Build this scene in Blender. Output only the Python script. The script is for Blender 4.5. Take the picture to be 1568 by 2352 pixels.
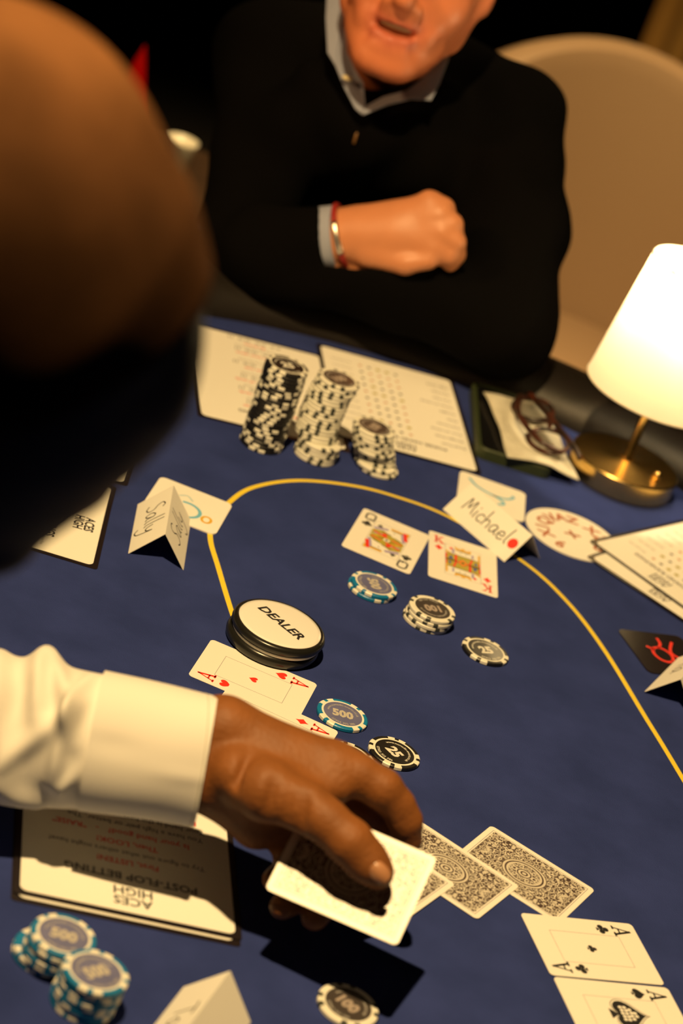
import bpy, math, random
import numpy as np
from mathutils import Matrix, Vector

# ------------------------------------------------------------------ scene, camera, light
scene = bpy.context.scene
for o in list(bpy.data.objects):
    bpy.data.objects.remove(o)
COL = scene.collection
TZ = 760.0                      # height of the table top above the floor (mm); all building below is in mm with z = 0 on the felt
S = 0.001

cam_d = bpy.data.cameras.new('camera')
cam = bpy.data.objects.new('camera', cam_d)
COL.objects.link(cam)
cam_d.sensor_fit = 'VERTICAL'
cam_d.sensor_height = 36.0
cam_d.lens = 83.45
cam_d.clip_start = 0.02
pitch, roll = 0.4402, 0.3631
fwd = Vector((0, math.cos(pitch), -math.sin(pitch)))
rgt = Vector((1, 0, 0))
upv = rgt.cross(fwd)
r2 = rgt * math.cos(roll) + upv * math.sin(roll)
u2 = upv * math.cos(roll) - rgt * math.sin(roll)
M = Matrix.Identity(4)
for i in range(3):
    M[i][0], M[i][1], M[i][2] = r2[i], u2[i], -fwd[i]
M[2][3] = (885.8 + TZ) * S
cam.matrix_world = M
cam_d.dof.use_dof = True
cam_d.dof.focus_distance = 1.77
cam_d.dof.aperture_fstop = 5.3
scene.camera = cam

world = bpy.data.worlds.new('world')
scene.world = world
world.use_nodes = True
world.node_tree.nodes['Background'].inputs[0].default_value = (1.0, 0.62, 0.28, 1)
world.node_tree.nodes['Background'].inputs[1].default_value = 0.010

vs = scene.view_settings
vs.view_transform = 'Standard'
vs.look = 'None'
vs.exposure = 0.0
vs.gamma = 1.0
vs.use_curve_mapping = False

WARM = (1.0, 0.67, 0.29)
def add_light(name, kind, loc, target, power, size, color=WARM, spot=None, blend=0.3):
    d = bpy.data.lights.new(name, kind)
    d.energy = power
    d.color = color
    if kind == 'AREA':
        d.shape = 'DISK'; d.size = size
    else:
        d.shadow_soft_size = size
    if spot:
        d.spot_size = spot; d.spot_blend = blend
    o = bpy.data.objects.new(name, d)
    COL.objects.link(o)
    o.location = Vector((loc[0], loc[1], loc[2] + TZ)) * S
    v = Vector(target) - Vector(loc)
    o.rotation_euler = v.to_track_quat('-Z', 'Y').to_euler()
    return o
add_light('ceiling_spotlight', 'SPOT', (-370, 765, 2050), (350, 1740, 0), 310, 0.025, spot=1.16, blend=1.0)
add_light('side_spotlight', 'SPOT', (-1250, 1350, 800), (-120, 2330, 230), 35, 0.08, color=(1.0, 0.52, 0.19), spot=0.42, blend=0.6)
add_light('rear_fill_light', 'SPOT', (100, 2750, 2000), (-40, 3420, -200), 300, 0.10, spot=1.0, blend=0.7)  # unseen light, added to brighten the tan chair, cup and napkin

# ------------------------------------------------------------------ materials
MATS = {}
def mat(name, color, rough=0.6, metal=0.0, spec=0.5, bump=None, vary=None, emit=None, coat=0.0, sheen=0.0):
    """principled material; bump=(scale, strength); vary=(scale, amount, color2)"""
    if name in MATS:
        return MATS[name]
    m = bpy.data.materials.new(name)
    m.use_nodes = True
    nt = m.node_tree
    b = nt.nodes['Principled BSDF']
    b.inputs['Base Color'].default_value = (*color, 1)
    b.inputs['Roughness'].default_value = rough
    b.inputs['Metallic'].default_value = metal
    b.inputs['Specular IOR Level'].default_value = spec
    b.inputs['Coat Weight'].default_value = coat
    b.inputs['Sheen Weight'].default_value = sheen
    tc = nt.nodes.new('ShaderNodeTexCoord')
    if vary:
        n = nt.nodes.new('ShaderNodeTexNoise')
        n.inputs['Scale'].default_value = vary[0]
        n.inputs['Detail'].default_value = 6
        r = nt.nodes.new('ShaderNodeValToRGB')
        r.color_ramp.elements[0].position = 0.5 - vary[1]
        r.color_ramp.elements[1].position = 0.5 + vary[1]
        r.color_ramp.elements[0].color = (*color, 1)
        r.color_ramp.elements[1].color = (*vary[2], 1)
        nt.links.new(tc.outputs['Object'], n.inputs['Vector'])
        nt.links.new(n.outputs['Fac'], r.inputs['Fac'])
        nt.links.new(r.outputs['Color'], b.inputs['Base Color'])
    if bump:
        n = nt.nodes.new('ShaderNodeTexNoise')
        n.inputs['Scale'].default_value = bump[0]
        n.inputs['Detail'].default_value = 4
        bp = nt.nodes.new('ShaderNodeBump')
        bp.inputs['Strength'].default_value = bump[1]
        bp.inputs['Distance'].default_value = 0.001
        nt.links.new(tc.outputs['Object'], n.inputs['Vector'])
        nt.links.new(n.outputs['Fac'], bp.inputs['Height'])
        nt.links.new(bp.outputs['Normal'], b.inputs['Normal'])
    if emit:
        b.inputs['Emission Color'].default_value = (*emit[0], 1)
        b.inputs['Emission Strength'].default_value = emit[1]
    MATS[name] = m
    return m

def mat_attr(name, rough=0.5, bump=None, spec=0.4, mottle=0.25, sub=0.0, grain=45):
    """colour read from the mesh attribute Col (skin, hair), broken up by noise"""
    m = bpy.data.materials.new(name)
    m.use_nodes = True
    nt = m.node_tree
    b = nt.nodes['Principled BSDF']
    b.inputs['Roughness'].default_value = rough
    b.inputs['Specular IOR Level'].default_value = spec
    b.inputs['Subsurface Weight'].default_value = sub
    b.inputs['Subsurface Radius'].default_value = (0.006, 0.002, 0.001)
    at = nt.nodes.new('ShaderNodeAttribute'); at.attribute_name = 'Col'
    tc = nt.nodes.new('ShaderNodeTexCoord')
    n = nt.nodes.new('ShaderNodeTexNoise')
    n.inputs['Scale'].default_value = grain; n.inputs['Detail'].default_value = 5
    mr = nt.nodes.new('ShaderNodeMapRange')
    mr.inputs['To Min'].default_value = 1 - mottle
    mr.inputs['To Max'].default_value = 1 + mottle
    mx = nt.nodes.new('ShaderNodeVectorMath'); mx.operation = 'SCALE'
    nt.links.new(tc.outputs['Object'], n.inputs['Vector'])
    nt.links.new(n.outputs['Fac'], mr.inputs['Value'])
    nt.links.new(at.outputs['Color'], mx.inputs[0])
    nt.links.new(mr.outputs['Result'], mx.inputs['Scale'])
    nt.links.new(mx.outputs['Vector'], b.inputs['Base Color'])
    if bump:
        n2 = nt.nodes.new('ShaderNodeTexNoise')
        n2.inputs['Scale'].default_value = bump[0]; n2.inputs['Detail'].default_value = 5
        bp = nt.nodes.new('ShaderNodeBump')
        bp.inputs['Strength'].default_value = bump[1]
        bp.inputs['Distance'].default_value = 0.001
        nt.links.new(tc.outputs['Object'], n2.inputs['Vector'])
        nt.links.new(n2.outputs['Fac'], bp.inputs['Height'])
        nt.links.new(bp.outputs['Normal'], b.inputs['Normal'])
    return m

def card_back_material():
    """black filigree on cream: curled veins from voronoi and warped rings, with an oval medallion in the centre"""
    m = bpy.data.materials.new('card_back_filigree')
    m.use_nodes = True
    nt = m.node_tree
    N, L = nt.nodes, nt.links
    b = N['Principled BSDF']
    b.inputs['Roughness'].default_value = 0.35
    tc = N.new('ShaderNodeTexCoord')
    def math_(op, a, c=None, cl=False):
        n = N.new('ShaderNodeMath'); n.operation = op; n.use_clamp = cl
        for i, v in enumerate((a, c)):
            if v is None: continue
            if isinstance(v, (int, float)): n.inputs[i].default_value = v
            else: L.new(v, n.inputs[i])
        return n.outputs[0]
    # mirrored coordinates so that the ornament is symmetrical
    sep = N.new('ShaderNodeSeparateXYZ'); L.new(tc.outputs['Object'], sep.inputs[0])
    ax, ay = math_('ABSOLUTE', sep.outputs[0]), math_('ABSOLUTE', sep.outputs[1])
    cmb = N.new('ShaderNodeCombineXYZ'); L.new(ax, cmb.inputs[0]); L.new(ay, cmb.inputs[1])
    nz = N.new('ShaderNodeTexNoise'); nz.inputs['Scale'].default_value = 260; nz.inputs['Detail'].default_value = 1
    L.new(cmb.outputs[0], nz.inputs['Vector'])
    mixv = N.new('ShaderNodeVectorMath'); mixv.operation = 'MULTIPLY_ADD'
    L.new(nz.outputs['Color'], mixv.inputs[0]); mixv.inputs[1].default_value = (0.005, 0.005, 0); L.new(cmb.outputs[0], mixv.inputs[2])
    vo = N.new('ShaderNodeTexVoronoi'); vo.feature = 'F1'; vo.inputs['Scale'].default_value = 300
    L.new(mixv.outputs[0], vo.inputs['Vector'])
    rings = math_('SINE', math_('MULTIPLY', vo.outputs['Distance'], 15.0))
    fil = math_('MULTIPLY_ADD', rings, 1.6); fil.node.inputs[2].default_value = 0.62; fil.node.use_clamp = True
    # medallion
    xx = math_('MULTIPLY', sep.outputs[0], 1.0); yy = math_('MULTIPLY', sep.outputs[1], 0.86)
    rr = math_('SQRT', math_('ADD', math_('MULTIPLY', xx, xx), math_('MULTIPLY', yy, yy)))
    med = math_('LESS_THAN', rr, 0.0155)
    band = math_('SINE', math_('MULTIPLY', rr, 2400.0))
    bandm = math_('GREATER_THAN', band, -0.2)
    sel = math_('SINE', math_('MULTIPLY', rr, 620.0))
    pure = math_('GREATER_THAN', sel, 0.1)
    inner = N.new('ShaderNodeMix'); inner.data_type = 'FLOAT'
    L.new(pure, inner.inputs[0]); L.new(fil, inner.inputs[2]); L.new(bandm, inner.inputs[3])
    allm = N.new('ShaderNodeMix'); allm.data_type = 'FLOAT'
    L.new(med, allm.inputs[0]); L.new(fil, allm.inputs[2]); L.new(inner.outputs[0], allm.inputs[3])
    rp = N.new('ShaderNodeValToRGB')
    rp.color_ramp.elements[0].color = (0.075, 0.05, 0.045, 1)
    rp.color_ramp.elements[1].color = (0.62, 0.58, 0.50, 1)
    L.new(allm.outputs[0], rp.inputs[0])
    L.new(rp.outputs[0], b.inputs['Base Color'])
    return m

FELT = mat('blue_felt', (0.0255, 0.039, 0.152), 1.0, spec=0.0, bump=(900, 0.5), vary=(22, 0.2, (0.034, 0.051, 0.200)))
YEL = mat('yellow_line', (0.80, 0.61, 0.035), 0.8)
VINYL = mat('black_vinyl', (0.010, 0.0075, 0.006), 0.5, spec=0.32, bump=(260, 0.25))
CARD = mat('card_stock', (0.86, 0.84, 0.78), 0.38)
PAPER = mat('paper', (0.86, 0.85, 0.80), 0.6)
CARDBACK = card_back_material()
INK = mat('black_ink', (0.014, 0.014, 0.016), 0.6)
GREYINK = mat('grey_ink', (0.10, 0.10, 0.11), 0.6)
LINEINK = mat('thin_line_ink', (0.16, 0.14, 0.20), 0.6)
REDINK = mat('red_ink', (0.78, 0.035, 0.02), 0.55)
YELINK = mat('gold_ink', (0.72, 0.42, 0.03), 0.55)
BLUEINK = mat('blue_ink', (0.03, 0.08, 0.36), 0.55)
LILAC = mat('lilac_ink', (0.38, 0.33, 0.55), 0.55)
TEALINK = mat('teal_ink', (0.17, 0.50, 0.72), 0.55)
OLIVE = mat('olive_ink', (0.42, 0.36, 0.05), 0.55)
TERRA = mat('terracotta_ink', (0.42, 0.10, 0.02), 0.55)
LAMI = mat('black_laminate', (0.016, 0.012, 0.014), 0.25)
C_BLACK = mat('chip_black', (0.010, 0.0095, 0.0095), 0.4, bump=(500, 0.1))
C_WHITE = mat('chip_cream', (0.80, 0.79, 0.70), 0.42, bump=(500, 0.1))
C_BLUE = mat('chip_blue', (0.006, 0.185, 0.42), 0.4, bump=(500, 0.1))
C_GREEN = mat('chip_dark_grey', (0.045, 0.052, 0.045), 0.4, bump=(500, 0.1))
L_BLACK = mat('chip_label_black', (0.014, 0.012, 0.011), 0.3, coat=0.2)
L_GREY = mat('chip_label_grey', (0.060, 0.050, 0.048), 0.3, coat=0.2)
L_BLUE = mat('chip_label_blue', (0.155, 0.165, 0.33), 0.3, coat=0.2, vary=(60, 0.12, (0.13, 0.14, 0.29)))
NUM = mat('chip_number_cream', (0.72, 0.71, 0.66), 0.45)
NUMDIM = mat('chip_text_cream', (0.42, 0.41, 0.40), 0.45)
ACRYL = mat('button_white_acrylic', (0.82, 0.81, 0.78), 0.18)
BLKPL = mat('button_black_plastic', (0.012, 0.012, 0.011), 0.28)
BRASS = mat('brushed_brass', (0.78, 0.52, 0.18), 0.24, metal=1.0)
GREENC = mat('green_phone_case', (0.030, 0.042, 0.014), 0.5)
GLASSBLK = mat('phone_black_glass', (0.006, 0.006, 0.007), 0.15)
CLOTH = mat('beige_cloth', (0.62, 0.60, 0.50), 0.9, bump=(900, 0.6), vary=(80, 0.2, (0.52, 0.50, 0.41)))
TORT = mat('tortoiseshell', (0.014, 0.007, 0.004), 0.35, vary=(60, 0.1, (0.06, 0.014, 0.006)))
SHIRT = mat('white_shirt_cotton', (0.76, 0.74, 0.70), 0.8, bump=(1500, 0.15))
BLUESHIRT = mat('pale_blue_shirt', (0.28, 0.31, 0.42), 0.8, bump=(1500, 0.15))
KNIT = mat('black_knit', (0.0023, 0.0021, 0.0023), 0.95, spec=0.04, bump=(700, 0.6))
REDCORD = mat('red_cord', (0.30, 0.018, 0.014), 0.6)
SILVER = mat('silver', (0.85, 0.80, 0.72), 0.3, metal=1.0)
LEATHER = mat('tan_leather', (0.30, 0.20, 0.12), 0.45, bump=(160, 0.3))
DARKLEA = mat('dark_leather', (0.010, 0.008, 0.007), 0.5, bump=(160, 0.3))
REDUPH = mat('red_cloth', (0.20, 0.002, 0.0015), 1.0, spec=0.0)
WOOD = mat('dark_wood', (0.035, 0.018, 0.009), 0.5, vary=(12, 0.2, (0.05, 0.026, 0.012)))
CERAM = mat('white_ceramic', (0.75, 0.72, 0.60), 0.3)
FLOORM = mat('dark_carpet', (0.012, 0.010, 0.009), 0.95, bump=(300, 0.5))
WALLM = mat('dark_wall_paint', (0.010, 0.011, 0.010), 0.9, vary=(2, 0.3, (0.013, 0.012, 0.010)))
CURT = mat('brown_curtain', (0.30, 0.16, 0.03), 0.9, bump=(200, 0.3))
NAIL = mat('fingernail', (0.42, 0.20, 0.10), 0.3)

def shade_material():
    m = bpy.data.materials.new('lamp_shade_fabric')
    m.use_nodes = True
    nt = m.node_tree
    out = nt.nodes['Material Output']
    nt.nodes.remove(nt.nodes['Principled BSDF'])
    t = nt.nodes.new('ShaderNodeBsdfTranslucent'); t.inputs[0].default_value = (0.80, 0.76, 0.66, 1)
    d = nt.nodes.new('ShaderNodeBsdfDiffuse'); d.inputs[0].default_value = (0.85, 0.82, 0.75, 1)
    mx = nt.nodes.new('ShaderNodeMixShader'); mx.inputs[0].default_value = 0.45
    nt.links.new(t.outputs[0], mx.inputs[1]); nt.links.new(d.outputs[0], mx.inputs[2])
    nt.links.new(mx.outputs[0], out.inputs[0])
    return m
SHADE = shade_material()

# ------------------------------------------------------------------ helpers
def link(o, parent=None):
    COL.objects.link(o)
    if parent is not None:
        o.parent = parent
    return o

def mesh(name, verts, faces, smooth=False):
    me = bpy.data.meshes.new(name)
    v = np.asarray(verts, dtype=float) * S
    me.from_pydata(v.tolist(), [], [list(f) for f in faces])
    if smooth:
        me.polygons.foreach_set('use_smooth', [True] * len(me.polygons))
    me.update()
    return me

def obj(name, me, m=None, parent=None, loc=None, rotz=0.0):
    o = bpy.data.objects.new(name, me)
    if m is not None and me is not None and not me.materials:
        for x in (m if isinstance(m, (list, tuple)) else [m]):
            me.materials.append(x)
    if loc is not None:
        o.location = Vector(loc) * S
    o.rotation_euler = (0, 0, rotz)
    return link(o, parent)

def tag(o, label, cat, group=None):
    o['label'] = label; o['category'] = cat
    if group: o['group'] = group
    return o

def thing(name, label, cat, loc=(0, 0, 0), rotz=0.0, group=None):
    o = bpy.data.objects.new(name, None)
    o.empty_display_size = 0.02
    o.location = Vector(loc) * S
    o.rotation_euler = (0, 0, rotz)
    return tag(link(o), label, cat, group)

def struct(o):
    o['kind'] = 'structure'
    return o

def rrect(w, h, r, n=5):
    pts = []
    for cx, cy, a0 in ((w/2-r, h/2-r, 0), (-w/2+r, h/2-r, 90), (-w/2+r, -h/2+r, 180), (w/2-r, -h/2+r, 270)):
        for i in range(n + 1):
            a = math.radians(a0 + 90 * i / n)
            pts.append((cx + r * math.cos(a), cy + r * math.sin(a)))
    return pts

def prism(poly, z0, z1):
    n = len(poly)
    v = [(x, y, z0) for x, y in poly] + [(x, y, z1) for x, y in poly]
    f = [list(range(n))[::-1], list(range(n, 2 * n))] + [[i, (i+1) % n, n + (i+1) % n, n + i] for i in range(n)]
    return v, f

def box(x0, x1, y0, y1, z0, z1):
    return prism([(x0, y0), (x1, y0), (x1, y1), (x0, y1)], z0, z1)

def lathe(profile, n=48, closed=False):
    v, f = [], []
    for r, z in profile:
        for i in range(n):
            a = 2 * math.pi * i / n
            v.append((r * math.cos(a), r * math.sin(a), z))
    m = len(profile)
    for j in range(m - 1 + (1 if closed else 0)):
        for i in range(n):
            a, b = j * n, ((j + 1) % m) * n
            f.append([a + i, a + (i+1) % n, b + (i+1) % n, b + i])
    if not closed:
        if profile[0][0] > 1e-6: f.append(list(range(n))[::-1])
        if profile[-1][0] > 1e-6: f.append([(m-1) * n + i for i in range(n)])
    return v, f

def tube(path, radius, n=8, closed=False, flat=1.0):
    P = np.array(path, float)
    m = len(P)
    rad = radius if hasattr(radius, '__len__') else [radius] * m
    v, f = [], []
    ref = np.array([0.0, 0.0, 1.0])
    for i in range(m):
        t = (P[(i+1) % m] - P[i-1]) if closed else (P[min(i+1, m-1)] - P[max(i-1, 0)])
        t = t / (np.linalg.norm(t) + 1e-9)
        rr = ref if abs(t @ ref) < 0.95 else np.array([1.0, 0, 0])
        a = np.cross(t, rr); a /= np.linalg.norm(a)
        b = np.cross(a, t)
        for k in range(n):
            q = 2 * math.pi * k / n
            v.append(tuple(P[i] + rad[i] * (math.cos(q) * a + flat * math.sin(q) * b)))
    for i in range(m if closed else m - 1):
        A, B = i * n, ((i + 1) % m) * n
        for k in range(n):
            f.append([A + k, A + (k+1) % n, B + (k+1) % n, B + k])
    if not closed:
        f.append(list(range(n))[::-1]); f.append([(m-1) * n + k for k in range(n)])
    return v, f

def spline(pts, per=8, closed=False):
    P = [np.array(p, float) for p in pts]
    n = len(P)
    out = []
    for i in range(n if closed else n - 1):
        p0 = P[(i-1) % n] if (closed or i > 0) else 2 * P[0] - P[1]
        p1, p2 = P[i], P[(i+1) % n]
        p3 = P[(i+2) % n] if (closed or i + 2 < n) else 2 * P[-1] - P[-2]
        for k in range(per):
            t = k / per
            out.append(0.5 * ((2*p1) + (-p0+p2)*t + (2*p0-5*p1+4*p2-p3)*t*t + (-p0+3*p1-3*p2+p3)*t**3))
    if not closed: out.append(P[-1])
    return [tuple(p) for p in out]

class Print:
    """flat print: collects 2-D polygons that lie on a surface"""
    def __init__(self): self.v, self.f = [], []
    def poly(self, pts, T=None):
        b = len(self.v)
        for p in pts:
            self.v.append(T(p) if T else tuple(p))
        self.f.append(list(range(b, b + len(pts))))
        return self
    def geo(self, vf, T=None):
        b = len(self.v)
        for p in vf[0]: self.v.append(T(p) if T else tuple(p))
        self.f += [[b + i for i in q] for q in vf[1]]
        return self
    def ribbon(self, pts, w, T=None, closed=False):
        P = np.array([p[:2] for p in pts], float)
        n = len(P)
        b = len(self.v)
        for i in range(n):
            t = (P[(i+1) % n] - P[i-1]) if closed else (P[min(i+1, n-1)] - P[max(i-1, 0)])
            t = t / (np.linalg.norm(t) + 1e-9)
            e = np.zeros(2)
            if not closed and i == 0: e = -t * w * 0.3
            if not closed and i == n - 1: e = t * w * 0.3
            nn = np.array([-t[1], t[0]]) * w / 2
            for q in (P[i] + nn + e, P[i] - nn + e):
                self.v.append(T(q) if T else tuple(q))
        for i in range(n if closed else n - 1):
            A, B = b + 2 * i, b + 2 * ((i + 1) % n)
            self.f.append([A, A + 1, B + 1, B])
        return self
    def build(self, name, m, parent, z):
        v = [(p[0], p[1], z) if len(p) == 2 else (p[0], p[1], p[2] + z) for p in self.v]
        return obj(name, mesh(name, v, self.f), m, parent)

def tf(x=0, y=0, a=0.0, s=1.0, sx=1.0):
    c, n = math.cos(a), math.sin(a)
    return lambda p: (x + s * (c * p[0] * sx - n * p[1]), y + s * (n * p[0] * sx + c * p[1]))

GLY = {}
def text2d(s, size, bold=0.0, sx=1.0, align='C', shear=0.0, space=1.0):
    """2-D outline of a string in the built-in font, centred on the origin"""
    key = (s, bold, shear, space)
    if key not in GLY:
        cu = bpy.data.curves.new('txt', 'FONT')
        cu.body = s; cu.size = 1.0; cu.resolution_u = 2; cu.offset = bold; cu.shear = shear; cu.space_character = space
        ob = bpy.data.objects.new('txt', cu)
        COL.objects.link(ob)
        dg = bpy.context.evaluated_depsgraph_get()
        ev = ob.evaluated_get(dg)
        me = ev.to_mesh()
        v = [(q.co.x, q.co.y) for q in me.vertices]
        f = [list(p.vertices) for p in me.polygons]
        ev.to_mesh_clear()
        bpy.data.objects.remove(ob); bpy.data.curves.remove(cu)
        GLY[key] = (v, f)
    v, f = GLY[key]
    if not v: return [], []
    xs = [p[0] for p in v]; ys = [p[1] for p in v]
    cx = (min(xs) + max(xs)) / 2 if align == 'C' else min(xs)
    return [((p[0] - cx) * size * sx, (p[1] - 0.35) * size) for p in v], f

ADV = {}
def advance(ch):
    if ch == ' ': return 0.30
    if ch not in ADV:
        def wd(s):
            v, _ = text2d(s, 1.0, align='L'); return max(p[0] for p in v) - min(p[0] for p in v)
        ADV[ch] = wd('H' + ch + 'H') - wd('HH')
    return ADV[ch]

def ring_text(pr, s, r, size, a_mid, inside=False, track=1.0):
    """text on a circle of radius r, centred on heading a_mid; inside=True runs it the other way up"""
    tot = sum(advance(c) for c in s) * size * track
    pos = -tot / 2
    for c in s:
        w = advance(c) * size * track
        mid = (pos + w / 2) / r
        if c != ' ':
            a = a_mid - mid if not inside else a_mid + mid
            rot = a - math.pi / 2 if not inside else a + math.pi / 2
            pr.geo(text2d(c, size, bold=0.012), tf(r * math.cos(a), r * math.sin(a), rot))
        pos += w

def heart(n=10):
    pts = []
    for i in range(4 * n):
        t = 2 * math.pi * i / (4 * n)
        pts.append((16 * math.sin(t) ** 3 / 32, (13 * math.cos(t) - 5 * math.cos(2*t) - 2 * math.cos(3*t) - math.cos(4*t)) / 30))
    return [pts]
def spade():
    h = [[(x * 1.05, -y + 0.05) for x, y in heart()[0]]]
    return h + [[(0.0, -0.12), (-0.05, -0.3), (-0.2, -0.5), (0.2, -0.5), (0.05, -0.3)]]
def diamond():
    return [[(0, 0.55), (-0.12, 0.3), (-0.4, 0), (-0.12, -0.3), (0, -0.55), (0.12, -0.3), (0.4, 0), (0.12, 0.3)]]
def circ(x, y, r, n=16):
    return [(x + r * math.cos(2*math.pi*i/n), y + r * math.sin(2*math.pi*i/n)) for i in range(n)]
def club():
    return [circ(0, 0.27, 0.235), circ(-0.26, -0.1, 0.235), circ(0.26, -0.1, 0.235), [(0, 0.1), (-0.1, -0.1), (0.1, -0.1)],
            [(0.0, 0.05), (-0.05, -0.28), (-0.2, -0.5), (0.2, -0.5), (0.05, -0.28)]]

SERIF = {
 'A': [([(-0.36, 0.03), (0.02, 0.97)], 0.11), ([(0.02, 0.99), (0.36, 0.03)], 0.19), ([(-0.24, 0.34), (0.25, 0.34)], 0.10),
       ([(-0.5, 0.03), (-0.2, 0.03)], 0.11), ([(0.16, 0.03), (0.54, 0.03)], 0.11)],
 'K': [([(-0.26, 0.03), (-0.26, 0.97)], 0.19), ([(-0.24, 0.40), (0.30, 0.95)], 0.11), ([(-0.08, 0.55), (0.32, 0.05)], 0.19),
       ([(-0.46, 0.03), (-0.06, 0.03)], 0.08), ([(-0.46, 0.97), (-0.06, 0.97)], 0.08), ([(0.10, 0.97), (0.46, 0.97)], 0.07), ([(0.10, 0.03), (0.50, 0.03)], 0.08)],
 'Q': [(spline([(0, 1.0), (-0.36, 0.86), (-0.40, 0.5), (-0.36, 0.14), (0, 0.02), (0.36, 0.14), (0.40, 0.5), (0.36, 0.86)], 4, True) , 0.16, True),
       ([(0.05, 0.2), (0.45, -0.08)], 0.10)],
}
def serif(pr, ch, T):
    for st in SERIF[ch]:
        pr.ribbon(st[0], st[1], T, closed=len(st) > 2)

HAND = {
 'S': [[(.62,.95),(.4,1.05),(.12,.9),(.22,.62),(.5,.42),(.5,.12),(.22,-.02),(-.05,.1)]],
 'M': [[(0,0),(.06,.5),(.14,.92),(.32,.35),(.36,.3),(.5,.7),(.62,.92),(.68,.4),(.78,.05)]],
 'T': [[(-.1,.95),(.3,1.0),(.75,.97)],[(.34,.98),(.3,.5),(.28,0)]],
 'a': [[(.52,.48),(.3,.56),(.06,.34),(.14,.03),(.36,.08),(.52,.46)],[(.52,.46),(.5,.12),(.66,.02)]],
 'l': [[(.16,1.12),(.1,.6),(.1,.15),(.24,0)]],
 'y': [[(0,.5),(.08,.18),(.34,.14),(.52,.5)],[(.52,.5),(.44,0),(.3,-.42),(.0,-.52),(-.2,-.36)]],
 'i': [[(.1,.5),(.08,.25),(.1,0)],[(.13,.74),(.15,.78)]],
 'c': [[(.48,.46),(.26,.54),(.04,.28),(.16,.02),(.48,.06)]],
 'h': [[(.06,1.1),(.05,.5),(.04,0)],[(.04,.3),(.26,.52),(.44,.36),(.46,0)]],
 'e': [[(.06,.26),(.46,.30),(.36,.54),(.12,.46),(.04,.18),(.24,-.02),(.54,.1)]],
 'n': [[(.04,.5),(.04,0)],[(.04,.3),(.26,.52),(.42,.36),(.46,0)]],
 'o': [[(.3,.52),(.06,.36),(.1,.05),(.36,.0),(.5,.26),(.3,.52)]],
}
HW = {'S': .74, 'M': .92, 'T': .7, 'a': .72, 'l': .34, 'y': .62, 'i': .3, 'c': .58, 'h': .62, 'e': .64, 'n': .62, 'o': .6}
def handwrite(pr, s, size, w, T):
    tot = sum(HW[c] for c in s)
    x = -tot / 2
    for c in s:
        for st in HAND[c]:
            pr.ribbon(spline([((x + p[0]) * size, (p[1] - 0.35) * size) for p in st], 4), w, T)
        x += HW[c]

# ------------------------------------------------------------------ smooth solid modelling: blended round cones and ellipsoids -> one continuous surface
def RC(a, b, ra, rb, k=6.0, col=None): return ('rc', np.array(a, float), np.array(b, float), ra, rb, k, col)
def EL(c, r, k=6.0, col=None, R=None): return ('el', np.array(c, float), np.array(r, float), None if R is None else np.array(R, float), None, k, col)
def chain(pts, k=6.0, col=None):
    """pts: (point, radius) pairs"""
    return [RC(pts[i][0], pts[i+1][0], pts[i][1], pts[i+1][1], k, col) for i in range(len(pts) - 1)]

def p_bounds(p):
    if p[0] == 'rc':
        return np.minimum(p[1] - p[3], p[2] - p[4]), np.maximum(p[1] + p[3], p[2] + p[4])
    m = p[2].max() if p[3] is not None else p[2]
    return p[1] - m, p[1] + m

def p_eval(p, P):
    if p[0] == 'rc':
        ab = p[2] - p[1]
        t = np.clip(((P - p[1]) @ ab) / (ab @ ab + 1e-9), 0, 1)
        return np.linalg.norm(P - p[1] - t[:, None] * ab, axis=1) - (p[3] + (p[4] - p[3]) * t)
    q = P - p[1]
    if p[3] is not None: q = q @ p[3]
    k0 = np.linalg.norm(q / p[2], axis=1)
    k1 = np.linalg.norm(q / (p[2] ** 2), axis=1)
    return k0 * (k0 - 1.0) / (k1 + 1e-9)

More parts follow.
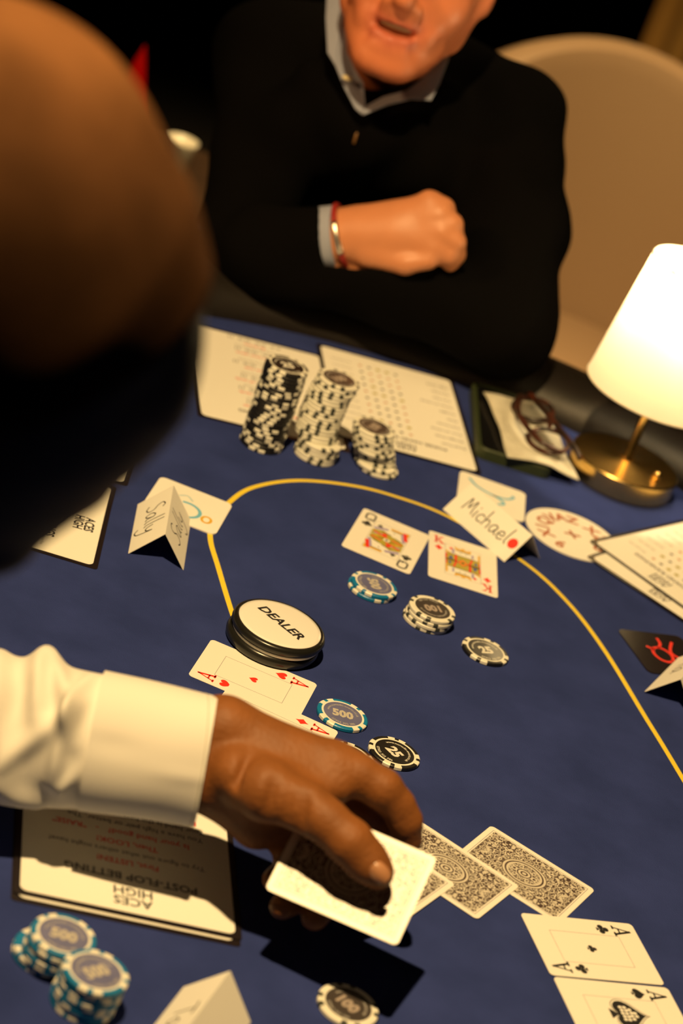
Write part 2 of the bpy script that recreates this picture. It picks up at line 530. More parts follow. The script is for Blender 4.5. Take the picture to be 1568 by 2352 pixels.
def sdf_mesh(name, prims, vox, cuts=(), disp=None, base=(0.5, 0.5, 0.5), sigma=4.0, clip=None, B=40):
    los, his = zip(*[p_bounds(p) for p in prims])
    lo = np.min(los, 0) - 3 * vox; hi = np.max(his, 0) + 3 * vox
    nb = np.ceil((hi - lo) / (vox * B)).astype(int)
    kmax = max(p[5] for p in prims)
    def field(P, active):
        d = np.full(len(P), 1e3)
        for p in active:
            e = p_eval(p, P); k = p[5]
            h = np.maximum(k - np.abs(d - e), 0) / k
            d = np.minimum(d, e) - h * h * k * 0.25
        for p in cuts:
            e = -p_eval(p, P); k = p[5]
            h = np.maximum(k - np.abs(d - e), 0) / k
            d = np.maximum(d, e) + h * h * k * 0.25
        if disp is not None: d = d + disp(P)
        if clip is not None: d = np.maximum(d, clip(P))
        return d
    n = B + 2
    big = np.int64(100000)
    V, K, Q = [], [], []
    ii = np.arange(n)
    for bx in range(nb[0]):
        for by in range(nb[1]):
            for bz in range(nb[2]):
                o = np.array([bx, by, bz]) * B
                b0 = lo + (o - 1) * vox; b1 = b0 + (n - 1) * vox
                act = [p for p, l, h_ in zip(prims, los, his) if np.all(l - p[5] - 3*vox <= b1) and np.all(h_ + p[5] + 3*vox >= b0)]
                if not act: continue
                c = (b0 + b1) / 2
                if abs(field(c[None], act)[0]) > (n * vox) * 0.9 + kmax + 12: continue
                X, Y, Z = np.meshgrid(b0[0] + ii*vox, b0[1] + ii*vox, b0[2] + ii*vox, indexing='ij')
                D = field(np.stack([X.ravel(), Y.ravel(), Z.ravel()], 1), act).reshape(n, n, n)
                I = D < 0
                if I.all() or not I.any(): continue
                cs = np.zeros((n-1, n-1, n-1), int)
                for a in (0, 1):
                    for b in (0, 1):
                        for e in (0, 1):
                            cs += I[a:n-1+a, b:n-1+b, e:n-1+e]
                ci = np.argwhere((cs > 0) & (cs < 8))
                acc = np.zeros((len(ci), 3)); cnt = np.zeros(len(ci))
                for ax in range(3):
                    oth = [q for q in range(3) if q != ax]
                    for a in (0, 1):
                        for b in (0, 1):
                            s0 = ci.copy(); s0[:, oth[0]] += a; s0[:, oth[1]] += b
                            s1 = s0.copy(); s1[:, ax] += 1
                            d0 = D[s0[:, 0], s0[:, 1], s0[:, 2]]; d1 = D[s1[:, 0], s1[:, 1], s1[:, 2]]
                            cr = (d0 < 0) != (d1 < 0)
                            t = np.where(cr, d0 / np.where(cr, d0 - d1, 1), 0)
                            pt = s0.astype(float); pt[:, ax] += t
                            acc[cr] += pt[cr]; cnt[cr] += 1
                V.append(b0 + acc / cnt[:, None] * vox)
                g = (ci + o).astype(np.int64) + 1
                K.append((g[:, 0] * big + g[:, 1]) * big + g[:, 2])
                for ax in range(3):
                    sl0 = [slice(1, n-1)] * 3; sl1 = [slice(1, n-1)] * 3
                    sl1[ax] = slice(2, n)
                    A, Bm = I[tuple(sl0)], I[tuple(sl1)]
                    e = np.argwhere(A != Bm) + 1
                    if not len(e): continue
                    ins = A[tuple((e - 1).T)]
                    u, w = [q for q in range(3) if q != ax]
                    if ax == 1: u, w = w, u
                    quad = []
                    for du, dw in ((-1, -1), (0, -1), (0, 0), (-1, 0)):
                        c4 = e.copy(); c4[:, u] += du; c4[:, w] += dw
                        g4 = (c4 + o).astype(np.int64) + 1
                        quad.append((g4[:, 0] * big + g4[:, 1]) * big + g4[:, 2])
                    quad = np.stack(quad, 1)
                    quad[~ins] = quad[~ins][:, ::-1]
                    Q.append(quad)
    V = np.concatenate(V); K = np.concatenate(K); Q = np.concatenate(Q)
    uk, first = np.unique(K, return_index=True)
    verts = V[first]
    faces = np.searchsorted(uk, Q)
    used = np.unique(faces)
    remap = np.full(len(verts), -1); remap[used] = np.arange(len(used))
    verts = verts[used]; faces = remap[faces]
    # one relaxation step evens out the grid pattern
    for _ in range(2):
        acc = np.zeros_like(verts); cnt = np.zeros(len(verts))
        for k in range(4):
            np.add.at(acc, faces[:, k], verts[faces[:, (k+1) % 4]]); np.add.at(cnt, faces[:, k], 1)
        verts = verts * 0.5 + acc / cnt[:, None] * 0.5
    me = bpy.data.meshes.new(name)
    me.vertices.add(len(verts)); me.vertices.foreach_set('co', (verts * S).ravel())
    me.loops.add(faces.size); me.loops.foreach_set('vertex_index', faces.ravel().astype(np.int32))
    me.polygons.add(len(faces))
    me.polygons.foreach_set('loop_start', np.arange(0, faces.size, 4, dtype=np.int32))
    me.polygons.foreach_set('use_smooth', np.ones(len(faces), bool))
    me.update(calc_edges=True)
    # colour attribute: blend of the colours of the nearest primitives
    col = np.zeros((len(verts), 4)); col[:, 3] = 1
    wsum = np.full(len(verts), 1e-6); acc = np.tile(np.array(base), (len(verts), 1)) * 1e-6
    for p, l, h_ in zip(prims, los, his):
        near = np.all((verts > l - 5*sigma) & (verts < h_ + 5*sigma), axis=1)
        if not near.any(): continue
        w = np.exp(-np.clip(p_eval(p, verts[near]), -sigma, 60) / sigma)
        c = np.array(p[6] if p[6] is not None else base)
        acc[near] += w[:, None] * c; wsum[near] += w
    col[:, :3] = acc / wsum[:, None]
    a = me.attributes.new('Col', 'FLOAT_COLOR', 'POINT')
    a.data.foreach_set('color', col.ravel())
    return me

# ------------------------------------------------------------------ the room
def slab(name, x0, x1, y0, y1, z0, z1, m):
    return struct(obj(name, mesh(name, *box(x0, x1, y0, y1, z0, z1)), m))
slab('floor', -3200, 3200, -1800, 6200, -TZ - 60, -TZ, FLOORM)
slab('wall_back', -3200, 3200, 6200, 6300, -TZ, 2300, WALLM)
slab('wall_left', -3300, -3200, -1800, 6200, -TZ, 2300, WALLM)
slab('wall_right', 3200, 3300, -1800, 6200, -TZ, 2300, WALLM)
slab('wall_front', -3200, 3200, -1900, -1800, -TZ, 2300, WALLM)
slab('ceiling', -3200, 3200, -1800, 6200, 2300, 2400, WALLM)

# curtain hanging behind the empty chair
n = 90
cv, cf = [], []
for j, z in enumerate((-750, 400, 1900)):
    for i in range(n):
        t = i / (n - 1)
        cv.append((205 + 900 * t, 4330 + 28 * math.sin(t * 60), z))
for j in range(2):
    for i in range(n - 1):
        cf.append([j*n+i, j*n+i+1, (j+1)*n+i+1, (j+1)*n+i])
nv = len(cv)
cv += [(x, y + 6, z) for x, y, z in cv]
cf += [[nv + q for q in f[::-1]] for f in cf]
ct = thing('curtain', 'brown curtain hanging in folds behind the tan chair', 'curtain', (0, 0, 0))
obj('fabric', mesh('curtain_fabric', cv, cf, True), CURT, ct)
obj('curtain_rod', mesh('curtain_rod', *tube([(160, 4333, 1905), (1150, 4333, 1905)], 14, 10)), BRASS, ct)

# ------------------------------------------------------------------ the poker table
C1 = np.array([72.0, 1762.0]); AX = np.array([0.4, -0.9165]); PN = np.array([0.9165, 0.4]); LEN = 1150.0
def stadium(r, n=40):
    """oval outline at distance r from the table's long centre line"""
    pts = []
    C2 = C1 + AX * LEN
    for i in range(n + 1):
        a = math.pi * i / n
        pts.append(tuple(C1 + r * (math.cos(a) * PN - math.sin(a) * AX)))
    for i in range(n + 1):
        a = math.pi * i / n
        pts.append(tuple(C2 + r * (-math.cos(a) * PN + math.sin(a) * AX)))
    return pts
table = thing('poker_table', 'oval poker table with blue felt, yellow line and black padded rail', 'table', (0, 0, -TZ))
def T_(vf): return [(x, y, z + TZ) for x, y, z in vf[0]], vf[1]
obj('felt_top', mesh('felt_top', *T_(prism(stadium(520, 48), -30, 0))), FELT, table)
# betting line
bl = Print()
line = spline([(85, 1316), (30, 1444), (-30, 1584.6), (-53.9, 1640.5), (-77.9, 1701.7), (-92.6, 1740.5), (-97.2, 1772.4), (-92.5, 1817.6), (-79.7, 1862.7), (-47.4, 1908.1), (-3, 1938.7), (37.3, 1951.3), (91.7, 1951.5), (166.4, 1918), (210.9, 1874), (249, 1811.1), (290, 1721.3), (325.2, 1643.5), (450, 1358), (600, 1014)], 8)
bl.ribbon(line, 4.6)
obj('betting_line', mesh('betting_line', [(x, y, TZ + 0.15) for x, y in bl.v], bl.f), YEL, table)
prof = [(510, -28), (510, 2), (514, 14), (524, 26), (542, 34), (566, 37), (592, 34), (610, 25), (620, 10), (624, -12), (618, -40), (600, -52)]
rv, rf = [], []
outs = [stadium(r, 48) for r, _ in prof]
m = len(outs[0])
for (r, z), o_ in zip(prof, outs):
    rv += [(x, y, z + TZ) for x, y in o_]
for j in range(len(prof) - 1):
    for i in range(m):
        rf.append([j*m + i, j*m + (i+1) % m, (j+1)*m + (i+1) % m, (j+1)*m + i])
obj('padded_rail', mesh('padded_rail', rv, rf, True), VINYL, table)
obj('apron', mesh('apron', *T_(prism(stadium(590, 32), -110, -28))), WOOD, table)
for c in (C1 + AX * 120, C1 + AX * (LEN - 120)):
    lv, lf = lathe([(300, -TZ), (290, -TZ + 30), (90, -TZ + 60), (70, -300), (120, -110)], 32)
    obj('pedestal_leg', mesh('pedestal_leg', [(x + c[0], y + c[1], z + TZ) for x, y, z in lv], lf, True), WOOD, table)

# ------------------------------------------------------------------ laminated help sheets (A5)
SHEET_P = mesh('laminate', *prism(rrect(148, 210, 3), 0, 0.5)); SHEET_P.materials.append(LAMI)
SHEET_W = mesh('paper', *prism(rrect(139.5, 201.5, 5), 0.45, 0.62)); SHEET_W.materials.append(PAPER)
def sheet(label, loc, rotz, black=(), red=(), grey=(), table_=None, group='laminated help sheets'):
    t = thing('help_sheet', label, 'sheet', loc, rotz, group)
    obj('laminate', SHEET_P, None, t); obj('paper', SHEET_W, None, t)
    for nm, m_, rows in (('text_line', INK, black), ('red_text_line', REDINK, red), ('grey_text_line', GREYINK, grey)):
        if not rows: continue
        for (s, x, y, size, bold, sx, al) in rows:
            p = Print(); p.geo(text2d(s, size, bold, sx, al), tf(x, y))
            p.build(nm, m_, t, 0.70)
    if table_:
        rnd = random.Random(table_)
        for m_, nm, sel in ((INK, 'card_symbols', 0), (mat('faded_red_ink', (0.55, 0.24, 0.14), 0.6), 'red_card_symbols', 1), (OLIVE, 'gold_card_symbols', 2)):
            p = Print()
            rnd = random.Random(table_)
            for r_ in range(10):
                for c_ in range(5):
                    k = rnd.choice((0, 0, 1, 1, 2)) if r_ in (0, 1, 5, 6, 9) else rnd.choice((0, 1, 1))
                    if k == sel:
                        p.poly(circ(-8 + c_ * 9.5, 58 - r_ * 15, 1.9 if k < 2 else 2.5, 10))
            p.build(nm, m_, t, 0.70)['kind'] = 'stuff'
    return t
def L(s, x, y, size, bold=0.0, sx=1.0, al='C'): return (s, x, y, size, bold, sx, al)
RANK = ('Royal Flush', 'Straight Flush', 'Four of a Kind', 'Full House', 'Flush', 'Straight', 'Three of a Kind', 'Two Pair', 'One Pair', 'High Card')
def ranking(title):
    b = [L('ACES', 0, 91, 10, .015, .86), L('HIGH', 0, 83, 10, .015, .86), L(title, 0, 71, 7.5, .02)]
    g = [L(s, -64, 58 - 15 * i, 5.4, .012, 1.0, 'L') for i, s in enumerate(RANK)]
    g += [L('the best five', 40, 58 - 15 * i, 4.2, 0, 1.0, 'L') for i in range(10)]
    return b, g
b_, g_ = ranking('POKER HAND RANKINGS')
sheet('white laminated sheet with a grid of hand rankings, left of the phone', (13.5, 2149, 0.7), 0.2546 + math.pi, black=b_, grey=g_, table_=7)
fb = [L('ACES', 0, 91, 10, .015, .86), L('HIGH', 0, 83, 10, .015, .86), L('PRE-FLOP BETTING', 0, 71, 7.5, .02)]
fr, fg = [], []
for i, (s, y) in enumerate((('Raise with a high pair', 58), ('Call with suited cards', 30), ('Or with a run of cards', 2), ('Fold the rest', -28), ('Know your place', -60), ('Be brave', -84))):
    fr.append(L(s, 0, y, 6.2, .012))
    fg += [L('A A   K K   Q Q   J J', -6 + 5 * (i % 2), y - 9, 6.5, .02), L('at the start of the hand', 0, y - 17, 4.4)]
sheet('white laminated sheet with red lines lying behind the two tall chip stacks', (-113, 2084.5, 0.0), 0.30 + math.pi, black=fb, red=fr, grey=fg)
b_, g_ = ranking('HAND RANKINGS')
sheet('white laminated sheet with ACES HIGH at its right end, beside the name card Sally', (-276, 1681, 0.0), 0.144 - math.pi / 2, black=[L('ACES', 6, 91, 11, .03, .9), L('HIGH', 6, 82, 11, .03, .9), L('HAND RANKINGS', 6, 62, 11, .03, .85)], grey=g_)
sheet('white laminated sheet lettered HANDS, mostly behind the dealer\'s face', (-288, 1839, 0.0), 0.116 - math.pi / 2, black=[L('ACES', 0, 90, 9.5, .03, .9), L('STARTING HANDS', 22, 74, 10, .03, .85)], grey=g_)
post_b = [L('ACES', -3, 90, 11.5, .016, .95), L('HIGH', -3, 80, 11.5, .016, .95), L('POST-FLOP BETTING', -2, 65, 10.0, .018, 0.95)]
post_r = [L('First, LISTEN!', 0, 50, 7.4, .018), L('Then, LOOK!', 0, 30, 7.4, .018), L('Is your hand good?   -   "RAISE"', 4, 19, 7.4, .014, .98), L('Do you fear a better hand?', -8, -9, 7.4, .014), L('Then, ACT!', 0, -38, 7.4, .018), L('Be brave!', 0, -66, 7.4, .018)]
post_g = [L('Try to figure out what others might have!', 0, 40, 6.2, .008), L('You have a high pair or better. The', -6, 9, 6.6, .008, .98), L('Your hand is the best at the table', -10, 0, 6.6, .008, .98), L('The others may have more.', -10, -19, 6.6, .008), L('Think about their cards', 0, -28, 6.6, .008), L('and raise or fold.', 0, -48, 6.6, .008)]
sheet('white laminated sheet under the dealer\'s arm lower of the pair, only its edge showing', (-60.6, 1310.5, 0.0), 0.262 + math.pi, black=post_b[:2])
sheet('white laminated sheet under the dealer\'s arm reading POST-FLOP BETTING upside down', (-61.0, 1317.0, 0.8), 0.2588 + math.pi, black=post_b, red=post_r, grey=post_g)
b_, g_ = ranking('POKER HAND RANKINGS')
sheet('white laminated sheet at the right edge, lower of the pair beside the round coaster', (340, 2026, 1.5), 2.529 + 0.075, black=b_, grey=g_)
sheet('white laminated sheet at the right edge, upper of the pair, with hand rankings', (344, 2051, 2.2), 2.529, black=b_, grey=g_, table_=3)

# ------------------------------------------------------------------ playing cards
CARD_M = mesh('card_stock', *prism(rrect(63.5, 88, 3.4), 0, 0.3)); CARD_M.materials.append(CARD)
BACK_M = mesh('back_print', [(x, y, 0.36) for x, y in rrect(53, 77.5, 0.6, 2)], [list(range(12))]); BACK_M.materials.append(CARDBACK)
def frame_line(pr, w, h, lw, x=0, y=0):
    for x0, y0, x1, y1 in ((-w/2, -h/2, w/2, -h/2), (w/2, -h/2, w/2, h/2), (w/2, h/2, -w/2, h/2), (-w/2, h/2, -w/2, -h/2)):
        pr.ribbon([(x + x0, y + y0), (x + x1, y + y1)], lw)
def base_card(label, x, y, z, rotz, group):
    t = thing('playing_card', label, 'card', (x, y, z), rotz, group)
    obj('card_stock', CARD_M, None, t)
    return t
def back_card(label, x, y, z, rotz):
    t = base_card(label, x, y, z, rotz, 'face-down playing cards')
    obj('back_print', BACK_M, None, t)
    p = Print(); frame_line(p, 55.2, 79.7, 0.35)
    p.build('border_line', LINEINK, t, 0.36)
    return t
def pip(t, suit, ink, x, y, a, size):
    pr = Print()
    for q in suit(): pr.poly(q, tf(x, y, a, size))
    pr.build('suit_pip', ink, t, 0.36)
def index(t, ch, suit, ink):
    for s in (1, -1):
        a = 0 if s == 1 else math.pi
        T1 = tf(-22.2 * s, 32.0 * s, a)
        pr = Print()
        serif(pr, ch, lambda p, T1=T1: T1((p[0] * 10.2, (p[1] - 0.5) * 13.0)))
        pr.build('index_letter', ink, t, 0.36)
        pip(t, suit, ink, -22.4 * s, 16.9 * s, a, 9.6)
def ace(label, suit, ink, x, y, z, rotz, big=False):
    t = base_card(label, x, y, z, rotz, 'face-up playing cards')
    index(t, 'A', suit, ink)
    if not big: pip(t, suit, ink, 0, 0, 0, 7.2)
    f = Print(); frame_line(f, 32, 54.5, 0.25)
    f.build('frame_line', LINEINK, t, 0.36)
    if big:
        o1 = Print()
        o1.ribbon([(q[0] * 28, q[1] * 28) for q in spade()[0]], 0.5, closed=True)
        for q in spade(): o1.poly([(a * 25, b * 25) for a, b in q])
        o1.build('large_spade', INK, t, 0.36)
        o2 = Print()
        for k, (yy, w) in enumerate(((6.5, 7), (3.4, 13), (0.2, 17), (-3.0, 17))):
            for j in range(int(w / 3)):
                o2.poly(rrect(2.4, 2.7, 0.7, 2), tf(-w / 2 + 1.6 + j * 3.0, yy + 0.4 * (j % 2)))
        o2.build('spade_ornament', CARD, t, 0.42)
    return t
def court(label, ch, suit, ink, x, y, z, rotz):
    t = base_card(label, x, y, z, rotz, 'face-up playing cards')
    index(t, ch, suit, ink)
    for s in (1, -1): pip(t, suit, ink, -10.8 * s, 22.0 * s, 0 if s == 1 else math.pi, 5.4)
    f = Print(); frame_line(f, 33, 57, 0.25); f.build('frame_line', LINEINK, t, 0.36)
    def both(name, m_, polys, z_):
        for s in (0, math.pi):
            for q in polys:
                pr = Print(); pr.poly(q, tf(0, 0, s)); pr.build(name, m_, t, z_)
    def strip(x0, y0, x1, y1, w):
        d = np.array([x1-x0, y1-y0], float); d /= np.linalg.norm(d); nn = np.array([-d[1], d[0]]) * w / 2
        return [(x0+nn[0], y0+nn[1]), (x0-nn[0], y0-nn[1]), (x1-nn[0], y1-nn[1]), (x1+nn[0], y1+nn[1])]
    if ch == 'Q':
        both('gown', OLIVE, [[(-15.5, 2), (-15.5, 12), (-6, 16), (2, 11), (10, 9), (15.5, 4), (15.5, -1), (6, -3), (0, 0)], [(8, 24), (15, 27.5), (15, 16)]], 0.36)
        both('face', CARD, [circ(4.5, 17.5, 5.2)], 0.37)
        both('sash', LILAC, [strip(-15, 15, -3, 21, 4), strip(9, 26, 14.5, 7, 3.2), strip(-14, 5, -2, 10, 1.6)], 0.39)
        both('red_trim', REDINK, [strip(11.5, 27, 15.4, 12, 3.4), strip(-14, 9, 0, 4.5, 2.0), circ(-3.5, 9, 2.4, 10), strip(4, 4, 14, 1.5, 1.8)], 0.41)
        both('gold_trim', YELINK, [strip(-1, 24.5, 10, 24.5, 3.0), [(13, 28), (15.8, 28), (15.8, 20)], strip(-12, 2, -4, 3.5, 2)], 0.43)
        both('outline', INK, [strip(0, 22.5, 9.5, 22.5, 0.9), circ(3.2, 18.2, 0.7, 8), strip(-8, 14, 2, 12, 0.9), strip(5.5, 10, 12, 6, 0.8)], 0.45)
        pr = Print(); pr.poly(circ(0, 0, 3.0)); pr.build('rosette', CARD, t, 0.47)
        pr = Print(); pr.poly(circ(0, 0, 1.5)); pr.build('rosette_centre', INK, t, 0.49)
    else:
        both('robe', OLIVE, [[(-16, -1), (-16, 11), (-6, 13.5), (6, 13.5), (16, 11), (16, -1)]], 0.36)
        both('face', CARD, [[(-6, 13), (-6, 22), (7, 22), (7, 13)]], 0.37)
        both('hair', LILAC, [strip(-9, 14, -9, 22, 2.4), strip(9, 14, 9, 21, 2.0)], 0.38)
        both('crown', YELINK, [[(-7, 22), (-8, 27.5), (-3, 25), (0, 28), (3, 25), (8, 27.5), (7, 22)], strip(15, 9, 15, 24, 2.0), [(-16, 12), (-10, 13), (-16, 17)]], 0.39)
        both('red_trim', REDINK, [strip(-6.5, 1, -6.5, 12, 2.2), strip(-15.5, 1.2, -15.5, 11, 1.4), strip(6.0, 0, 8.5, 11, 1.8), strip(15.3, 1, 15.3, 9, 1.2)], 0.40)
        both('blue_trim', BLUEINK, [[(-13.5, 2), (-8.8, 2), (-11, 9)], [(10.5, 3), (13.5, 3), (12, 9)]], 0.42)
        both('outline', INK, [strip(-6, 21.4, 7, 21.4, 0.9), circ(-2.0, 18.5, 0.7, 8), circ(3.0, 18.5, 0.7, 8), strip(-15, 12.4, 15, 12.4, 0.6)], 0.43)
        pr = Print(); pr.poly([(0, 6), (-5, 0), (0, -6), (5, 0)]); pr.build('rosette', REDINK, t, 0.45)
        pr = Print(); pr.poly([(0, 4.4), (-3.5, 0), (0, -4.4), (3.5, 0)]); pr.build('rosette_ring', YELINK, t, 0.47)
        pr = Print(); pr.poly(circ(0, 0, 1.6)); pr.build('rosette_centre', INK, t, 0.49)
    return t
H = math.pi / 2
court('face-up queen of clubs between the chip stacks and the blue 500 chips', 'Q', club, INK, 45.2, 1857.7, 0.2, -0.0872)
court('face-up king of diamonds below the name card Michael', 'K', diamond, REDINK, 114.8, 1869.1, 0.2, 0.1153)
ace('face-up ace of hearts in front of the dealer button', heart, REDINK, -16.9, 1549.2, 0.2, -0.08 - H)
ace('face-up ace of diamonds half under the dealer\'s wrist, overlapping the ace of hearts', diamond, REDINK, 8.0, 1495.6, 0.65, -0.13 - H)
back_card('face-down card with dark filigree back, rightmost of three, under the ace of clubs', 210.4, 1428.4, 0.2, -0.3747 - H)
back_card('face-down card with dark filigree back, middle of the three', 155.3, 1398.7, 0.65, -0.4085 - H)
back_card('face-down card mostly hidden behind the card held in the hand', 110.6, 1372.0, 1.1, -0.425 - H)
ace('face-up ace of clubs at the right edge of the felt', club, INK, 264.9, 1368.6, 0.65, 0.4365 - H)
ace('face-up ace of spades cut off by the bottom right corner', spade, INK, 293.3, 1310.3, 0.2, 0.4255 - H, big=True)

# the card in the dealer's hand
hc = thing('playing_card', 'bright face-down card held between the dealer\'s thumb and fingers', 'card', (84.8, 1233.8, 77.3), 0, 'face-down playing cards')
hc.rotation_euler = (0.608, -0.062, -0.173)
hv = [(y, -x, z) for x, y, z in (tuple(v.co / S) for v in CARD_M.vertices)]
obj('card_stock', mesh('held_card', hv, [list(p.vertices) for p in CARD_M.polygons]), CARD, hc)
bo = obj('back_print', BACK_M, None, hc); bo.rotation_euler = (0, 0, H)
p = Print(); frame_line(p, 79.7, 55.2, 0.35); p.build('border_line', LINEINK, hc, 0.36)

# ------------------------------------------------------------------ poker chips
TH = 3.3
BODY_V, BODY_F = lathe([(0.001, 0.0), (19.3, 0.0), (19.95, 0.6), (19.95, TH - 0.6), (19.3, TH), (0.001, TH)], 48)
def spot_mesh(half=8.5):
    pr = [(16.0, TH + 0.03), (19.35, TH + 0.03), (20.04, TH - 0.6), (20.04, 0.6), (19.35, 0.02), (16.0, 0.02)]
    v, f, n = [], [], 5
    for i in range(n):
        a = math.radians(-half + 2 * half * i / (n - 1))
        v += [(r * math.cos(a), r * math.sin(a), z) for r, z in pr]
    k = len(pr)
    for i in range(n - 1):
        for j in range(k):
            f.append([i*k + j, i*k + (j+1) % k, (i+1)*k + (j+1) % k, (i+1)*k + j][::-1])
    f.append(list(range(k))[::-1]); f.append([(n-1)*k + j for j in range(k)])
    return v, f
SPV, SPF = spot_mesh()
RING_V, RING_F = lathe([(15.1, TH + 0.05), (16.8, TH + 0.05)], 48)
RING_F = [f for f in RING_F if len(f) == 4]
DISC = circ(0, 0, 15.2, 48)
CH = {}
for kind, bm, sm, lm, num in (('25', C_BLACK, C_WHITE, L_BLACK, '25'), ('100', C_WHITE, C_GREEN, L_GREY, '100'), ('500', C_BLUE, C_WHITE, L_BLUE, '500')):
    d = {}
    d['body'] = mesh('chip_body_' + kind, BODY_V, BODY_F); d['body'].materials.append(bm)
    d['spot'] = mesh('edge_spot_' + kind, *(spot_mesh(6.0) if kind == '100' else (SPV, SPF))); d['spot'].materials.append(sm)
    d['ring'] = mesh('face_ring_' + kind, RING_V, RING_F); d['ring'].materials.append(C_WHITE)
    d['label'] = mesh('label_' + kind, [(x, y, TH + 0.06) for x, y in DISC], [list(range(48))]); d['label'].materials.append(lm)
    p = Print(); p.geo(text2d(num, 12.4 if kind != '25' else 13.0, 0.05, 0.88 if kind != '25' else 0.95))
    d['number'] = mesh('number_' + kind, [(x, y, TH + 0.12) for x, y in p.v], p.f); d['number'].materials.append(NUM if kind == '25' else mat('chip_number_dim', (0.50, 0.47, 0.42), 0.45) if kind == '500' else mat('chip_number_tan', (0.38, 0.32, 0.29), 0.45))
    p = Print(); ring_text(p, 'www.nomadic-events.co.uk', 11.9, 3.2, H); ring_text(p, '07903 302 386', 12.9, 3.2, -H, inside=True)
    d['lettering'] = mesh('lettering_' + kind, [(x, y, TH + 0.10) for x, y in p.v], p.f); d['lettering'].materials.append(NUM if kind == '25' else NUMDIM)
    CH[kind] = d
def chip(kind, x, y, z, rot, label, group, face=True, tilt=None):
    t = thing('poker_chip', label, 'chip', (x, y, z), rot, group)
    if tilt: t.rotation_euler = (tilt[0], tilt[1], rot)
    d = CH[kind]
    obj('chip_body', d['body'], None, t)
    for g in range(4):
        for s in (-1, 1):
            obj('edge_spot', d['spot'], None, t, rotz=math.radians(90 * g + 45 + s * 13.5))
    if face:
        obj('face_ring', d['ring'], None, t); obj('label_disc', d['label'], None, t)
        obj('number', d['number'], None, t); obj('lettering', d['lettering'], None, t)
    return t
ORD = ['bottom', 'second', 'third', 'fourth', 'fifth', 'sixth', 'seventh', 'eighth', 'ninth', 'tenth', 'eleventh', 'twelfth', 'thirteenth', 'fourteenth', 'fifteenth', 'sixteenth', 'seventeenth', 'eighteenth', 'nineteenth', 'twentieth', 'twenty-first', 'twenty-second', 'twenty-third']
def stack(kind, what, where, n, path, seed, group, toprot=None):
    """path(i) gives the x, y of the i-th chip"""
    rnd = random.Random(seed)
    for i in range(n):
        x, y = path(i / max(1, n - 1))
        x += rnd.uniform(-0.5, 0.5); y += rnd.uniform(-0.5, 0.5)
        rot = rnd.uniform(0, 6.28)
        top = i == n - 1
        if top and toprot is not None: rot = toprot
        nth = 'top chip' if top else ('bottom chip' if i == 0 else ORD[i] + ' from the bottom')
        chip(kind, x, y, i * (TH + 0.06) + 0.1, rot, '%s, %s of %s' % (what, nth, where), group, face=top)
stack('25', 'black spotted chip', 'the tallest stack', 23, lambda t: (-90 - 2 * t, 1954 + 10 * t), 3, 'black chips in the tallest stack', 0.5)
def lean(t):
    return (-44 - 5 * math.sin(t * 3.0) * (t > 0.2), 1974 + 20 * t) if t > 0.24 else (-41 + 3 * t, 1972 + 6 * t)
stack('100', 'cream spotted chip', 'the tall leaning stack', 21, lean, 4, 'cream chips in the leaning stack', 0.9)
stack('100', 'cream spotted chip', 'the short crooked stack', 11, lambda t: (16 - 16 * t ** 0.7, 1994 + 4 * t + (5 if 0.15 < t < 0.5 else 0)), 5, 'cream chips in the short stack', 1.3)
stack('500', 'blue 500 chip', 'the pair below the queen of clubs', 2, lambda t: (45 + 2 * t, 1757 + 2 * t), 6, 'blue chips below the queen', -1.136)
stack('100', 'cream 100 chip', 'the low stack in mid felt', 4, lambda t: (96.5 + 1.5 * t, 1740 + 1.0 * t), 8, 'cream chips in the low stack', -2.646)
stack('500', 'blue 500 chip', 'the left of two corner stacks', 7, lambda t: (-68 + 3.5 * t, 1147 - 2 * t) if t > 0.2 else (-72, 1150), 9, 'blue chips in the left corner stack', 0.117)
stack('500', 'blue 500 chip', 'the right of two corner stacks', 8, lambda t: (-40 + 1.5 * t, 1122 - 2 * t), 10, 'blue chips in the right corner stack', 0.855)
LOOSE = 'single chips lying on the felt'
chip('25', 149.9, 1724.6, 0.1, 0.580, 'black 25 chip lying alone, rightmost of the row in mid felt', LOOSE)
chip('500', 54.5, 1543.5, 0.1, 0.197, 'blue 500 chip lying alone beside the ace of diamonds', LOOSE)
chip('25', 99.4, 1518.3, 0.1, -0.735, 'black 25 chip lying right of the dealer\'s knuckles', LOOSE)
chip('25', 68.6, 1488.2, 0.1, -0.464, 'black 25 chip mostly hidden behind the dealer\'s hand', LOOSE)
chip('100', 112.3, 1208.5, 0.1, -0.538, 'cream 100 chip half in the shadow at the bottom edge', LOOSE)

# ------------------------------------------------------------------ dealer button
db = thing('dealer_button', 'thick white and black round button lettered DEALER', 'button', (-13.5, 1611, 0.1))
obj('lower_rim', mesh('lower_rim', *lathe([(0.01, 0), (34, 0), (36.8, 2), (37.4, 5), (36.6, 8), (34.5, 9.6), (0.01, 9.6)], 72), True), BLKPL, db, (-1.6, -0.4, 0))
obj('pale_core', mesh('pale_core', *lathe([(0.01, 9.4), (35.2, 9.4), (35.6, 10.6), (35.2, 12), (0.01, 12)], 72), True), ACRYL, db)
obj('upper_rim', mesh('upper_rim', *lathe([(34.6, 11.6), (36.6, 12.6), (37.6, 15.2), (36.8, 18), (35.0, 19.3), (33.2, 19.4), (33.2, 12)], 72), True), BLKPL, db)
obj('white_face', mesh('white_face', *lathe([(33.6, 14), (33.6, 18.6), (33.0, 19.5), (30, 19.9), (0.01, 20.1)], 72), True), ACRYL, db)
p = Print(); p.geo(text2d('DEALER', 13.2, 0.026, 1.0, shear=0.12), tf(1, 1.5, -0.577))
p.build('lettering', INK, db, 20.25)

